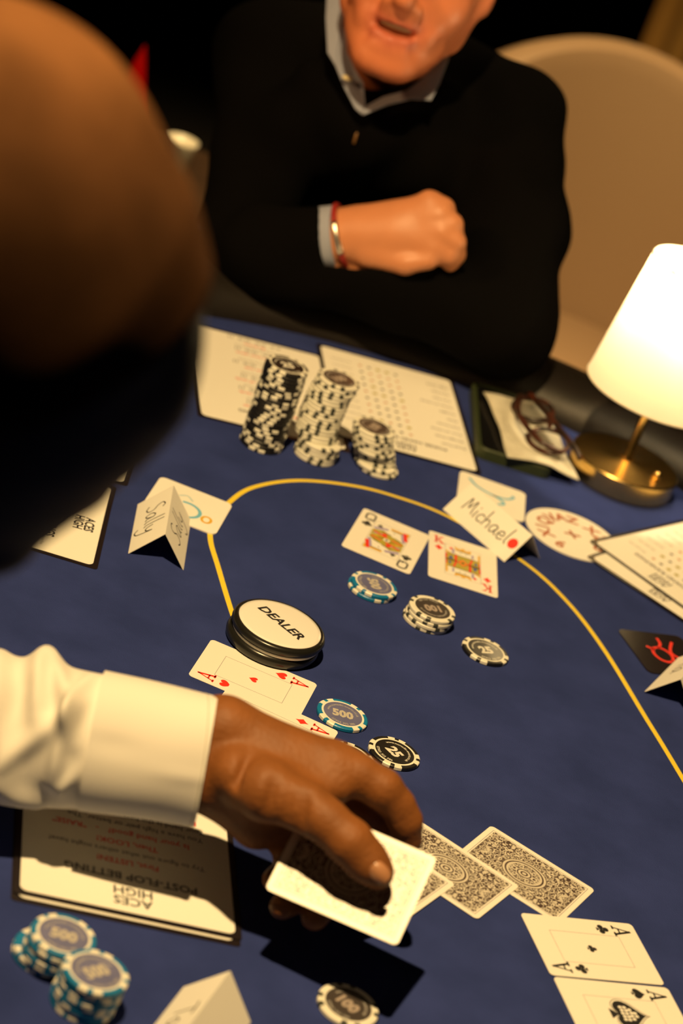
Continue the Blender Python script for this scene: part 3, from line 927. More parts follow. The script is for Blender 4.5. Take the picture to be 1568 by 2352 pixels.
# ------------------------------------------------------------------ coasters
def coaster(label, loc, rotz, dark=False):
    t = thing('coaster', label, 'coaster', loc, rotz, 'square coasters')
    obj('board', mesh('coaster_board', *prism(rrect(66, 66, 6), 0, 1.2)), LAMI if dark else PAPER, t)
    return t
c = coaster('white square coaster with a teal ring and gold oval, under the name card Sally', (-122.5, 1783, 0.1), -0.03)
p = Print(); p.ribbon([(13 * math.cos(a), 13 * math.sin(a)) for a in np.linspace(-2.6, 1.9, 24)], 3.2, tf(0, -9)); p.build('teal_ring', TEALINK, c, 1.28)
p = Print(); p.ribbon([(4 * math.cos(a), 5.6 * math.sin(a)) for a in np.linspace(0, 6.28, 20)[:-1]], 2.4, tf(20, -13), closed=True); p.build('gold_oval', YELINK, c, 1.28)
p = Print(); p.ribbon(spline([(-10, 12), (-4, 16), (2, 10)], 5), 2.0); p.build('pale_mark', mat('pale_blue_ink', (0.5, 0.66, 0.72), 0.6), c, 1.28)
c = coaster('white square coaster with a teal swirl, behind the name card Michael', (125.5, 2027, 0.1), 0.06)
p = Print()
p.ribbon(spline([(-23, 22), (-15, 10), (0, 3), (14, 4), (21, 12), (20, 15)], 6), 3.0)
p.ribbon(spline([(2, 3), (10, -3), (12, -9), (7, -13)], 6), 3.2)
p.build('teal_swirl', TEALINK, c, 1.28)
c = coaster('black square coaster with a red outline emblem at the right edge', (303.5, 1842, 0.1), -1.07, dark=True)
p = Print()
p.ribbon([(11 * math.cos(a), 9 * math.sin(a)) for a in np.linspace(0, 6.28, 28)[:-1]], 3.0, tf(2, -3), closed=True)
p.ribbon(spline([(-24, 4), (-16, 3), (-9, -2)], 5), 2.8)
p.ribbon(spline([(-20, 17), (-9, 10), (-2, 8), (4, 12), (6, 19), (14, 22), (22, 16)], 6), 2.8)
p.ribbon(spline([(11, 2), (14, 10), (22, 16)], 5), 2.8)
p.ribbon([(-9, -14), (-5, -9)], 2.8)
p.build('red_emblem', REDINK, c, 1.28)
rc_ = thing('round_coaster', 'round cream coaster ringed with brown letters, under the laminated sheets', 'coaster', (207, 2010, 0.1), 0)
obj('board', mesh('round_board', *prism(circ(0, 0, 46, 56), 0, 1.2)), PAPER, rc_)
p = Print()
for s, a in zip('XIQVAZXZZB9', (3.75, 3.35, 2.9, 2.45, 2.05, 1.65, 0.95, 0.45, 0.05, -0.35, -1.9)):
    p.geo(text2d(s, 19, 0.03), tf(30 * math.cos(a), 31 * math.sin(a), a - H))
p.ribbon([(-7, -2), (7, 2)], 3); p.ribbon([(-3, 6), (3, -6)], 3)
p.build('letters', TERRA, rc_, 1.28)

# ------------------------------------------------------------------ folded name cards
def tent(label, loc, rotz, front='', back='', dot=False, size=15):
    """ridge along local x, front face looks to -y"""
    t = thing('name_card', label, 'name card', loc, rotz, 'folded name cards')
    hw, hh, ln, th = 23.0, 26.5, 88.0, 0.45
    pf = [(-hw, 0), (-hw + th * 1.4, 0), (0, hh - th * 1.5), (hw - th * 1.4, 0), (hw, 0), (0, hh)]
    v = [(-ln/2, y, z) for y, z in pf] + [(ln/2, y, z) for y, z in pf]
    n_ = 6
    f = [[i, (i+1) % n_, n_ + (i+1) % n_, n_ + i][::-1] for i in range(n_)]
    f += [[0, 1, 2, 5], [2, 3, 4, 5], [8, 7, 6, 11], [10, 9, 8, 11]]
    obj('folded_card', mesh('folded_card', v, f), PAPER, t)
    sl = math.hypot(hw, hh); ca, sa = hw / sl, hh / sl
    def on(side):
        def T(p):
            u, w = p[0], p[1] + sl * 0.5
            if side == 0:
                return (u, -hw + w * ca - 0.12 * sa, w * sa + 0.12 * ca)
            return (-u, hw - w * ca + 0.12 * sa, w * sa + 0.12 * ca)
        return T
    for side, s in ((0, front), (1, back)):
        if not s: continue
        pr = Print(); handwrite(pr, s, size, 1.15, on(side))
        pr.build('handwriting', INK, t, 0.0)
    if dot:
        pr = Print(); pr.poly(circ(36, 0, 5.2), on(0)); pr.build('red_dot', REDINK, t, 0.05)
    return t
tent('white folded name card handwritten Sally on both sides', (-130.5, 1714, 0.1), math.atan2(-86, 13), front='Sally', back='Sally', size=17)
tent('white folded name card handwritten Michael with a red dot', (133, 1950, 0.1), math.atan2(-60, 66), front='Michael', dot=True, size=15)
tent('white folded name card cut off by the right edge, on the black coaster', (323.5, 1795, 1.4), math.atan2(-.949, -.316), front='na', size=17)
tent('white folded name card at the bottom edge, left of the shadowed chip', (27, 1123, 0.1), math.atan2(-.98, -.19), front='To', size=16)

# ------------------------------------------------------------------ phone, cloth and glasses
ph = thing('mobile_phone', 'mobile phone in a dark green case lying under a beige cloth', 'phone', (127, 2188, 0.1), math.atan2(2113-2102, 181-105))
cs_v, cs_f = prism(rrect(78, 162, 11, 6), 0, 9.5)
obj('case', mesh('phone_case', cs_v, cs_f), GREENC, ph)
obj('screen', mesh('phone_screen', *prism(rrect(68, 151, 8, 6), 9.4, 9.9)), GLASSBLK, ph)
obj('raised_rim', mesh('phone_rim', *tube([(x, y, 9.6) for x, y in rrect(74, 158, 10, 6)], 2.3, 8, True), True), GREENC, ph)
# cloth: a soft folded sheet that sags at its free corner
gw, gh = 26, 40
ca_ = [np.array(q) for q in ((90.8, 2232.0), (150.0, 2262.0), (203.7, 2123.3), (129.6, 2098.1))]
ctop, cbot = [], []
for j in range(gh):
    for i in range(gw):
        u, v_ = i / (gw - 1), j / (gh - 1)
        q = (1-u)*(1-v_)*ca_[0] + u*(1-v_)*ca_[1] + u*v_*ca_[2] + (1-u)*v_*ca_[3]
        bow = 2.5 * math.sin(v_ * 3.14) - 2.0 * math.sin(u * 3.14) * v_
        z = 15.0 + 1.2 * math.sin(u * 7 + v_ * 5) + 0.8 * math.sin(v_ * 13 - u * 4) - 9.0 * max(0, u - 0.62) / 0.38 * (0.3 + 0.5 * v_)
        e = min(u, 1 - u, v_, 1 - v_)
        th = 3.4 * min(1, (e * 14 + 0.12)) ** 0.5
        ctop.append((q[0] + bow, q[1] - bow * 0.4, z + th / 2)); cbot.append((q[0] + bow, q[1] - bow * 0.4, z - th / 2))
f = []
N_ = gw * gh
for j in range(gh - 1):
    for i in range(gw - 1):
        a = j * gw + i
        f.append([a, a + gw, a + gw + 1, a + 1]); f.append([N_ + a, N_ + a + 1, N_ + a + gw + 1, N_ + a + gw])
edge = [i for i in range(gw)] + [j * gw + gw - 1 for j in range(1, gh)] + [(gh-1)*gw + i for i in range(gw - 2, -1, -1)] + [j * gw for j in range(gh - 2, 0, -1)]
for k in range(len(edge)):
    a, b = edge[k], edge[(k + 1) % len(edge)]
    f.append([a, b, N_ + b, N_ + a])
ce = obj('glasses_cloth', mesh('glasses_cloth', ctop + cbot, f, True), CLOTH)
tag(ce, 'beige cloth laid over the phone with a pair of glasses on it', 'cloth')
gl = thing('eyeglasses', 'dark tortoiseshell eyeglasses folded on the beige cloth', 'glasses', (150, 2183, 19.0), -1.25)
LENS = mat('lens_glass', (1.0, 1.0, 1.0), 0.02)
LENS.node_tree.nodes['Principled BSDF'].inputs['Transmission Weight'].default_value = 1.0
LENS.node_tree.nodes['Principled BSDF'].inputs['IOR'].default_value = 1.06
def rim(cx):
    return [(cx + 25 * math.cos(a), 3 + 19 * math.sin(a), 4 + 5 * math.sin(a)) for a in np.linspace(0, 2 * math.pi, 29)[:-1]]
for cx in (-34, 34):
    obj('rim', mesh('rim', *tube(rim(cx), 2.5, 8, True), True), TORT, gl)
    lr = rim(cx)
    obj('lens', mesh('lens', lr + [(x, y, z - 1.2) for x, y, z in lr], [list(range(28)), list(range(28, 56))[::-1]] + [[i, 28 + i, 28 + (i+1) % 28, (i+1) % 28] for i in range(28)]), LENS, gl)
obj('bridge', mesh('bridge', *tube(spline([(-10, 8, 5), (0, 12, 8), (10, 8, 5)], 4), 2.4, 8), True), TORT, gl)
obj('temple', mesh('temple', *tube(spline([(60, 10, 6), (50, -14, 10), (0, -22, 9), (-48, -10, 6), (-62, -2, 3)], 5), 2.8, 8), True), TORT, gl)
obj('temple', mesh('temple', *tube(spline([(-60, 10, 6), (-52, 2, 11), (-5, 10, 13), (42, 24, 10), (60, 30, 5)], 5), 2.8, 8), True), TORT, gl)

# ------------------------------------------------------------------ table lamp
lp = thing('table_lamp', 'small brass table lamp with a glowing white cone shade', 'lamp', (244, 2180, 0.1))
obj('base', mesh('lamp_base', *lathe([(0.01, 0), (53, 0), (55, 1.2), (55, 20.5), (53.6, 22), (12, 23.0), (9, 24), (0.01, 24)], 96), False), BRASS, lp)
for pl in bpy.data.meshes['lamp_base'].polygons: pl.use_smooth = True
bpy.data.meshes['lamp_base'].set_sharp_from_angle(angle=0.5)
obj('stem', mesh('lamp_stem', *lathe([(0.01, 22), (7.5, 23), (6.5, 26), (4.6, 29), (4.6, 180), (0.01, 180)], 24), True), BRASS, lp)
obj('dimmer_knob', mesh('dimmer_knob', *lathe([(0.01, 21), (4.2, 22), (4.2, 26), (3.2, 29), (0.01, 30)], 20), True), BRASS, lp, (32, -19, 0))
sv, sf = lathe([(70, 98), (62.5, 164), (55, 230)], 72)
sf = [q for q in sf if len(q) == 4]
sh = obj('shade', mesh('lamp_shade', sv, sf, True), SHADE, lp)
for r_, z_ in ((70, 98), (55, 230)):
    obj('shade_trim', mesh('shade_trim', *tube([(r_ * math.cos(a), r_ * math.sin(a), z_) for a in np.linspace(0, 2*math.pi, 73)[:-1]], 0.9, 6, True), True), mat('shade_trim_fabric', (0.80, 0.74, 0.60), 0.8), sh)
for k in range(3):
    a = k * 2.1
    obj('shade_spoke', mesh('shade_spoke', *tube([(0, 0, 176), (57 * math.cos(a), 57 * math.sin(a), 210)], 1.0, 6)), BRASS, sh)
bulb = obj('bulb', mesh('bulb', *lathe([(0.01, 180), (8, 182), (10, 190), (9, 202), (0.01, 207)], 24), True), mat('bulb_glow', (1, 0.9, 0.7), 0.5, emit=((1.0, 0.74, 0.38), 12.0)), lp)
ld = bpy.data.lights.new('lamp_light', 'POINT'); ld.energy = 2.3; ld.color = (1.0, 0.76, 0.42); ld.shadow_soft_size = 0.015
lo_ = bpy.data.objects.new('lamp_light', ld); link(lo_, lp); lo_.location = (0, 0, 0.214)

# ------------------------------------------------------------------ background furniture
def tub_chair(name, label, loc, rotz, shell, inner, back_top, arm_top, rad=330):
    """low chair with a curved padded back that runs forward into the arms; open side looks to -y"""
    t = thing(name, label, 'chair', (loc[0], loc[1], -TZ), rotz, 'curved lounge chairs')
    n = 48
    v, f = [], []
    K = None
    for i in range(n + 1):
        a = math.radians(-25 + 230 * i / n)
        w = max(0.0, math.sin(math.radians(-25 + 230 * i / n) )) ** 1.2
        top = TZ + arm_top + (back_top - arm_top) * w
        sec = [(rad - 62, 180), (rad - 66, top - 40), (rad - 58, top - 12), (rad - 34, top), (rad - 10, top - 12), (rad, top - 40), (rad - 10, 180)]
        K = len(sec)
        v += [(r * math.cos(a), r * math.sin(a), z) for r, z in sec]
    for i in range(n):
        for j in range(K - 1):
            f.append([i*K + j, (i+1)*K + j, (i+1)*K + j + 1, i*K + j + 1])
    f.append(list(range(K))); f.append([n*K + j for j in range(K)][::-1])
    outer = [q for q in f if len(q) != 4 or (q[0] % K) >= 2]
    innr = [q for q in f if len(q) == 4 and (q[0] % K) < 2]
    obj('shell', mesh('chair_shell', v, outer, True), shell, t)
    obj('inner_back', mesh('chair_inner', v, innr, True), inner, t)
    sv, sf = lathe([(0.01, 300), (rad - 80, 300), (rad - 66, 320), (rad - 66, 400), (rad - 80, 424), (0.01, 432)], 40)
    obj('seat_cushion', mesh('seat_cushion', sv, sf, True), inner, t)
    obj('seat_base', mesh('seat_base', *lathe([(0.01, 180), (rad - 50, 180), (rad - 50, 300), (0.01, 300)], 40)), shell, t)
    for a in (0.7, 2.4, 3.9, 5.5):
        x, y = (rad - 110) * math.cos(a), (rad - 110) * math.sin(a)
        obj('leg', mesh('chair_leg', *tube([(x, y, 182), (x * 1.1, y * 1.1, 0)], [16, 10], 10)), WOOD, t)
    return t
tub_chair('lounge_chair', 'tan leather chair with a curved back, empty behind the lamp', (215, 3330), 0.12, LEATHER, LEATHER, 92, -90)
st = thing('side_table', 'small dark round table far behind, holding the white cup', 'table', (-440, 3240, -TZ))
obj('table_top', mesh('side_table_top', *lathe([(0.01, 505), (170, 505), (174, 513), (170, 521), (0.01, 521)], 48)), WOOD, st)
obj('pedestal', mesh('side_table_leg', *lathe([(0.01, 0), (140, 0), (136, 14), (22, 26), (18, 505), (0.01, 505)], 24), True), WOOD, st)
cp = thing('cup', 'small white cup on the dark table behind the dealer\'s head', 'cup', (-401, 3252, -238))
obj('cup_body', mesh('cup_body', *lathe([(0.01, 0), (13, 0), (15, 2), (22.5, 50), (23.5, 54), (22.0, 54), (14, 6), (0.01, 5)], 40), True), CERAM, cp)
obj('coffee', mesh('coffee', [(20 * math.cos(2*math.pi*i/24), 20 * math.sin(2*math.pi*i/24), 43) for i in range(24)], [list(range(24))]), mat('milky_coffee', (0.45, 0.36, 0.22), 0.3), cp)

nk = thing('napkin', 'red folded cloth tapering to a point, far behind the dealer\'s head', 'cloth', (-492, 3220, -238.5))
tip = np.array((-500.4, 3299.6, -88.0)) - np.array((-492, 3220, -238.5))
nvv, nff = [], []
NA = 14
for j in range(9):
    t_ = j / 8
    for i in range(NA):
        a = 2 * math.pi * i / NA
        rr_ = (1 - t_) ** 0.9 * 46 * (1 + 0.12 * math.cos(3 * a)) + 0.6
        c_ = tip * (t_ ** 1.15) * np.array((1, 1, 0)) + np.array((0, 0, tip[2] * t_))
        nvv.append((c_[0] + rr_ * math.cos(a), c_[1] + rr_ * 0.7 * math.sin(a), c_[2]))
for j in range(8):
    for i in range(NA):
        nff.append([j*NA + i, j*NA + (i+1) % NA, (j+1)*NA + (i+1) % NA, (j+1)*NA + i])
obj('folded_cloth', mesh('napkin_cloth', nvv, nff, True), REDUPH, nk)

# ------------------------------------------------------------------ the dealer
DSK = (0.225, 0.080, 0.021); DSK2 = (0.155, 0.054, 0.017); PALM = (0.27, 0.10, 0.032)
SKIN_D = mat_attr('dealer_skin', 0.55, bump=(300, 0.6), spec=0.28, mottle=0.3)
dealer = thing('person', 'dealer in a white shirt leaning in from the left, dealing a card', 'person', (-420, 830, -TZ))
def child_abs(name, me, m, parent):
    """a part given in table coordinates, put under a thing whose base stands elsewhere"""
    o = obj(name, me, m, parent)
    o.location = -parent.location
    return o
W_up, W_lo = (-20.9, 1279.3, 113.2), (-15.3, 1263.0, 88.4)
hand = []
# forearm and wrist
hand += chain([((-240.0, 1257.9, 38.4), 33), ((-135.5, 1266.2, 65.8), 32), ((-62.8, 1266.8, 86.7), 30)], 12, DSK)
hand += [RC((-64.6, 1270.4, 89.5), W_up, 26, 17, 14, DSK), RC((-60.7, 1266.1, 80.2), W_lo, 26, 18.5, 14, DSK)]
# back of the hand and palm
hand += [RC(W_up, (52.8, 1278.5, 116.4), 17.5, 16.5, 10, DSK),
         RC(W_up, (39.3, 1284.3, 94.5), 19, 17, 12, DSK),
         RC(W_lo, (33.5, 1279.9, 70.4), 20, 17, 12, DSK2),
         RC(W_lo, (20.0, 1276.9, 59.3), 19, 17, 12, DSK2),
         EL((17.6, 1267.8, 98.6), (32, 26, 24), 12, DSK)]
# thumb
hand += chain([((-4.1, 1251.9, 104.0), 17), ((17.8, 1241.6, 106.4), 18.5), ((44.5, 1234.9, 109.3), 14.8), ((57.9, 1229.9, 108.5), 13.2), ((75.8, 1224.4, 104.1), 13.6), ((89.7, 1222.2, 97.0), 12.3), ((99.1, 1222.7, 90.8), 9.6)], 6, DSK)
hand += [EL((96.2, 1220.2, 95.2), (10.5, 10.5, 9), 4, PALM)]
# web between thumb and index finger
hand += [RC((29.1, 1257.0, 105.1), (58.2, 1265.3, 112.8), 14, 11, 10, DSK)]
# index finger
hand += chain([((51.8, 1278.6, 116.6), 17), ((67.5, 1277.1, 118.4), 13.5), ((85.3, 1276.0, 116.1), 12.6), ((97.9, 1276.9, 108.2), 11), ((106.2, 1276.4, 99.8), 10.6), ((112.9, 1276.4, 87.5), 8.8)], 4, DSK)
# middle finger under the index, then curling under the card
hand += chain([((50.2, 1287.2, 95.8), 15), ((80.2, 1284.0, 91.5), 11.5), ((93.3, 1286.9, 80.5), 10.8), ((93.1, 1279.8, 60.5), 10), ((82.8, 1256.5, 45.3), 9.2), ((73.4, 1226.5, 42.6), 8.6)], 3.5, DSK)
hand += chain([((41.9, 1285.5, 77.5), 15), ((67.1, 1284.0, 54.7), 11.5), ((69.4, 1273.3, 41.8), 10), ((61.7, 1246.7, 39.1), 9.2), ((52.4, 1224.3, 42.9), 8.2)], 3.5, DSK)
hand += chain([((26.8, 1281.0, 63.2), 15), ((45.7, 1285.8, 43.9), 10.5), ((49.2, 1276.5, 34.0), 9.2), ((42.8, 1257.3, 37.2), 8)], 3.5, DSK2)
cuts_h = [RC((75.9, 1253.8, 122.6), (80.6, 1258.2, 132.0), 2.6, 2.2, 3), RC((68.8, 1255.3, 125.9), (72.0, 1261.1, 133.1), 2.4, 2.0, 3), RC((69.3, 1216.2, 118.6), (76.1, 1223.1, 125.8), 1.6, 1.4, 3), RC((39.0, 1226.5, 125.8), (44.5, 1217.2, 106.1), 2.2, 2.0, 6), RC((29.8, 1226.8, 126.4), (34.6, 1219.2, 105.3), 2.0, 1.8, 6), RC((19.4, 1230.8, 127.6), (22.6, 1219.9, 104.4), 2.0, 1.8, 6), RC((74.2, 1216.8, 119.7), (81.6, 1219.7, 121.1), 1.5, 1.2, 3), RC((0.4, 1249.2, 122.7), (-0.5, 1233.5, 108.8), 2.5, 2.0, 7)]
# head: cranium, brow, cheeks, nose, lips, chin, ear, neck
DSK_SHADED = (0.030, 0.0135, 0.0065)  # same skin as the hand, darkened: shade on the face put into its colour
head = [RC((-170.9, 862.7, 534.9), (-156.9, 867.1, 520.7), 78.5, 78.5, 15, DSK_SHADED),
        RC((-148.2, 868.5, 512.0), (-124.6, 877.9, 492.1), 71, 47, 22, DSK_SHADED),
        RC((-124.6, 877.9, 492.1), (-129.1, 870.3, 452.4), 45, 27, 18, DSK_SHADED),
        RC((-129.1, 870.3, 452.4), (-129.7, 863.4, 414.2), 27, 15, 14, DSK_SHADED),
        RC((-98.6, 884.8, 487.8), (-90.0, 891.3, 478.3), 7, 8, 12, DSK_SHADED),
        EL((-103.7, 874.8, 443.2), (8, 7, 6), 7, DSK_SHADED),
        EL((-133.3, 824.1, 511.5), (9, 14, 24), 4, DSK_SHADED),
        RC((-158.7, 868.2, 476.0), (-300, 850, 300), 62, 66, 30, DSK_SHADED)]
torso_d = [RC((-310, 855, 300), (-390, 800, -160), 60, 95, 30, DSK_SHADED), RC((-300, 850, 300), (-345, 985, 285), 50, 42, 20, DSK_SHADED), RC((-345, 985, 285), (-290, 1190, 100), 38, 36, 10, DSK_SHADED),
           RC((-300, 850, 300), (-400, 690, 280), 50, 42, 20, DSK_SHADED), RC((-400, 690, 280), (-400, 600, 30), 38, 34, 10, DSK_SHADED), RC((-290, 1190, 100), (-240.0, 1257.9, 38.4), 34, 33, 10, DSK_SHADED)]
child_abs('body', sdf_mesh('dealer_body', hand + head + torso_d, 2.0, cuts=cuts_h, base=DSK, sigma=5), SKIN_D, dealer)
# cropped hair
hc0 = np.array((-160.8, 864.9, 527.7)); hF = np.array((0.55, 0.25, -0.80))
hF /= np.linalg.norm(hF)
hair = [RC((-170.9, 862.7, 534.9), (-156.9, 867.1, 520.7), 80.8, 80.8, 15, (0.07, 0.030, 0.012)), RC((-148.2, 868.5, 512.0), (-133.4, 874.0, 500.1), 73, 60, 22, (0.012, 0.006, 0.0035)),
        EL((-185.3, 882.6, 577.0), (60, 60, 45), 20, (0.42, 0.175, 0.062))]  # lighter crown over thin hair, partly the overhead light put into the colour
def hair_clip(P): return (P - hc0) @ hF - 34.0
HAIRM = mat_attr('cropped_hair', 0.85, bump=(900, 0.8), spec=0.08, mottle=0.75, grain=22)
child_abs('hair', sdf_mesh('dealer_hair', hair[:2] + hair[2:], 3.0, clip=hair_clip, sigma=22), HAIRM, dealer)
# thumb nail
nc = np.array((98.7, 1208.5, 101.0)); nx = np.array((110.3, 1206.0, 95.6)) - nc; nx /= np.linalg.norm(nx)
nz_ = np.array((0.0, -0.90, 0.43)); nz_ -= nx * (nx @ nz_); nz_ /= np.linalg.norm(nz_); ny = np.cross(nz_, nx)
nv, nf = [], []
for j in range(9):
    for i in range(9):
        u, w = -1 + i / 4, -1 + j / 4
        s_ = math.sqrt(max(0, 1 - 0.35 * u * u * w * w))
        q = nc + nx * (u * 6.6 * s_) + ny * (w * 5.6 * s_) + nz_ * (0.9 - 2.6 * w * w - 1.2 * u * u)
        nv.append(tuple(q))
for j in range(8):
    for i in range(8):
        a = j * 9 + i
        nf.append([a, a + 1, a + 10, a + 9])
child_abs('thumb_nail', mesh('thumb_nail', nv, nf, True), NAIL, dealer)

# shirt: sleeve with folds, cuff, and the body of the shirt
ARM_UP = np.array((-0.355, 0.398, 0.846))
def limb_tube(path, r1, r2, disp, nu, nv_, thick=None, square=1.0):
    """soft tube along a path; r1 across the forearm, r2 through it"""
    P = np.array(path, float)
    ts = np.linspace(0, 1, nu)
    seg = np.linspace(0, 1, len(P))
    C = np.stack([np.interp(ts, seg, P[:, k]) for k in range(3)], 1)
    v = []
    for j in range(nu):
        t = C[min(j+1, nu-1)] - C[max(j-1, 0)]; t /= np.linalg.norm(t)
        e1 = ARM_UP - t * (ARM_UP @ t); e1 /= np.linalg.norm(e1)
        e2 = np.cross(t, e1)
        for i in range(nv_):
            a = 2 * math.pi * i / nv_
            ca, sa = math.cos(a), math.sin(a)
            ca = math.copysign(abs(ca) ** square, ca); sa = math.copysign(abs(sa) ** square, sa)
            d = disp(ts[j], a)
            v.append(tuple(C[j] + e1 * ca * (r1(ts[j]) + d) + e2 * sa * (r2(ts[j]) + d)))
    f = [[j*nv_ + i, j*nv_ + (i+1) % nv_, (j+1)*nv_ + (i+1) % nv_, (j+1)*nv_ + i] for j in range(nu - 1) for i in range(nv_)]
    return v, f
def g(x, m_, s_): return math.exp(-((x - m_) / s_) ** 2)
def wrap(a): return (a + math.pi) % (2 * math.pi) - math.pi
# a: 0 = top edge seen in the photo, the camera side runs to -pi/2 or +pi/2 (set by SIDE), bottom = pi
def fold(t, a):
    d = 0.0
    for (t0, a0, t1, a1, w, h) in FOLDS:
        h *= 1.35
        # ridge along the segment (t0,a0)-(t1,a1)
        k = np.array([(t1 - t0) * 260, (a1 - a0) * 46]); q = np.array([(t - t0) * 260, wrap(a - a0) * 46])
        s_ = np.clip(q @ k / (k @ k + 1e-6), 0, 1)
        dd = np.linalg.norm(q - s_ * k)
        d += h * math.exp(-(dd / w) ** 2) * (0.35 + 0.65 * math.sin(math.pi * (0.12 + 0.76 * s_)))
    return d * min(1.0, max(0.0, (0.955 - t) / 0.06))
SIDE = 1
FOLDS = [(0.74, 0.0, 0.80, SIDE*1.2, 9, 7), (0.80, SIDE*0.2, 0.93, SIDE*1.5, 8, 6), (0.93, SIDE*0.3, 0.86, SIDE*2.1, 7, 6.5), (0.62, SIDE*0.2, 0.72, SIDE*2.0, 11, 8),
         (0.70, SIDE*1.9, 0.97, SIDE*0.9, 7, 5), (0.55, SIDE*1.6, 0.80, SIDE*2.6, 9, 6), (0.78, 0.0, 0.70, -SIDE*1.2, 10, 8), (0.86, SIDE*1.0, 0.90, SIDE*1.6, 9, -2.0), (0.74, SIDE*0.9, 0.66, SIDE*1.9, 9, -3),
         (0.30, SIDE*0.4, 0.52, SIDE*2.0, 12, 8), (0.40, 0.0, 0.45, SIDE*1.3, 10, 7), (0.98, SIDE*0.6, 0.90, SIDE*1.2, 5, 3.5), (0.98, SIDE*1.7, 0.88, SIDE*2.3, 5, 4)]
sl_path = [(-265.2, 1260.4, 29.2), (-179.3, 1264.1, 56.6), (-81.1, 1261.7, 85.7)]
def sr1(t): return np.interp(t, [0, 0.6, 0.74, 0.82, 0.91, 0.94, 1.0], [47, 46, 47, 44.5, 43, 42.6, 42])
def sr2(t): return np.interp(t, [0, 0.25, 0.6, 0.9, 0.94, 1.0], [48, 44, 40, 36, 35, 34.5])
shirt_sleeve = mesh('shirt_sleeve', *limb_tube(sl_path, sr1, sr2, fold, 130, 120), smooth=True)
child_abs('shirt_sleeve', shirt_sleeve, SHIRT, dealer)
cf_path = [(-94.7, 1260.7, 83.4), (-60.0, 1264.3, 88.8), (-24.0, 1269.1, 94.0)]
def crease(t, a): return 0.7 * math.sin(3.0 * wrap(a) + 5 * t) * t + 0.9 * g(wrap(a - SIDE*1.75), 0, 0.10) * g(t, 0.85, 0.3) - 0.9 * g(wrap(a - SIDE*1.5), 0, 0.12) * g(t, 0.2, 0.25)
cv1, cf1 = limb_tube(cf_path, lambda t: 44.4 - 3.0 * t, lambda t: 36.5 - 3.5 * t, crease, 36, 96, square=0.92)
cv2, cf2 = limb_tube(cf_path, lambda t: 41.8 - 2.2 * t, lambda t: 33.8 - 2.6 * t, crease, 36, 96, square=0.92)
n1 = len(cv1)
rims = [[35*96 + i, 35*96 + (i+1) % 96, n1 + 35*96 + (i+1) % 96, n1 + 35*96 + i] for i in range(96)] + [[i, n1 + i, n1 + (i+1) % 96, (i+1) % 96] for i in range(96)]
cuff = mesh('shirt_cuff', cv1 + cv2, cf1 + [[n1 + q for q in x[::-1]] for x in cf2] + rims, smooth=True)
cuff.set_sharp_from_angle(angle=0.9)
co = child_abs('shirt_cuff', cuff, SHIRT, dealer)
# stitched seam line round the cuff
sv1, sf1 = limb_tube([(-29.6, 1268.2, 93.2), (-28.8, 1268.4, 93.3)], lambda t: 41.8, lambda t: 33.4, lambda t, a: crease(0.93, a), 2, 96, square=0.92)
se = obj('cuff_stitching', mesh('cuff_stitching', *tube(sv1[:96], 0.35, 5, True), smooth=True), mat('thread', (0.6, 0.58, 0.52), 0.9), co)
shirt_d = [RC((-325, 850, 250), (-400, 800, -180), 125, 140, 30), RC((-310, 850, 275), (-345, 985, 275), 80, 66, 30), RC((-345, 985, 280), (-300, 1185, 110), 60, 52, 15),
           RC((-310, 850, 275), (-400, 690, 270), 80, 66, 30), RC((-400, 690, 270), (-400, 600, 30), 60, 50, 15), RC((-300, 1185, 108), (-259.7, 1260.2, 31.1), 54, 46, 12), RC((-259.7, 1260.2, 31.1), (-216.8, 1262.2, 45.1), 46, 41, 8)]
def cloth_noise(P): return 2.5 * np.sin(P[:, 0] * 0.045 + 2 * np.sin(P[:, 2] * 0.03)) * np.sin(P[:, 1] * 0.035 + P[:, 2] * 0.05)
child_abs('shirt', sdf_mesh('dealer_shirt', shirt_d, 6.0, disp=cloth_noise), SHIRT, dealer)

# ------------------------------------------------------------------ the player opposite
PSK = (0.54, 0.22, 0.105); LIP = (0.52, 0.13, 0.085); FACE = (0.62, 0.20, 0.09)
SKIN_P = mat_attr('player_skin', 0.45, bump=(300, 0.2), spec=0.4, mottle=0.1)
player = thing('person', 'player in a black zip sweater with folded arms across the table', 'person', (-135, 2560, -TZ))
mouth = np.array((-118.8, 2286.9, 315.3))
Fh = np.array((0.0, -0.985, 0.10)); Fh /= np.linalg.norm(Fh)
Rh = np.cross((0, 0, 1.0), Fh); Rh /= np.linalg.norm(Rh)
Uh = np.cross(Fh, Rh)
OH = mouth - 90 * Fh + 68 * Uh
def Hd(x, y, z): return OH + x * Rh + y * Fh + z * Uh
RM = np.stack([Rh, Fh, Uh], 1)
ph_ = [EL(Hd(0, -8, 24), (74, 94, 84), 15, FACE, RM), EL(Hd(0, 35, -20), (63, 52, 58), 15, FACE, RM), EL(Hd(0, 46, -70), (50, 40, 44), 15, FACE, RM),
       EL(Hd(0, 76, -104), (21, 16, 15), 12, FACE, RM)]
for s in (-1, 1):
    ph_ += [RC(Hd(44*s, 14, -66), Hd(18*s, 70, -102), 18, 16, 16, FACE), EL(Hd(37*s, 58, -36), (24, 21, 25), 14, FACE, RM), EL(Hd(13*s, 92, -43), (8.5, 8, 7), 5, FACE, RM),
            EL(Hd(74*s, -6, -8), (7, 18, 30), 6, FACE, RM), RC(Hd(58*s, 6, -30), Hd(47*s, 14, -66), 16, 17, 14, FACE),
            EL(Hd(31*s, 70, -66), (10, 10, 12), 10, FACE, RM)]
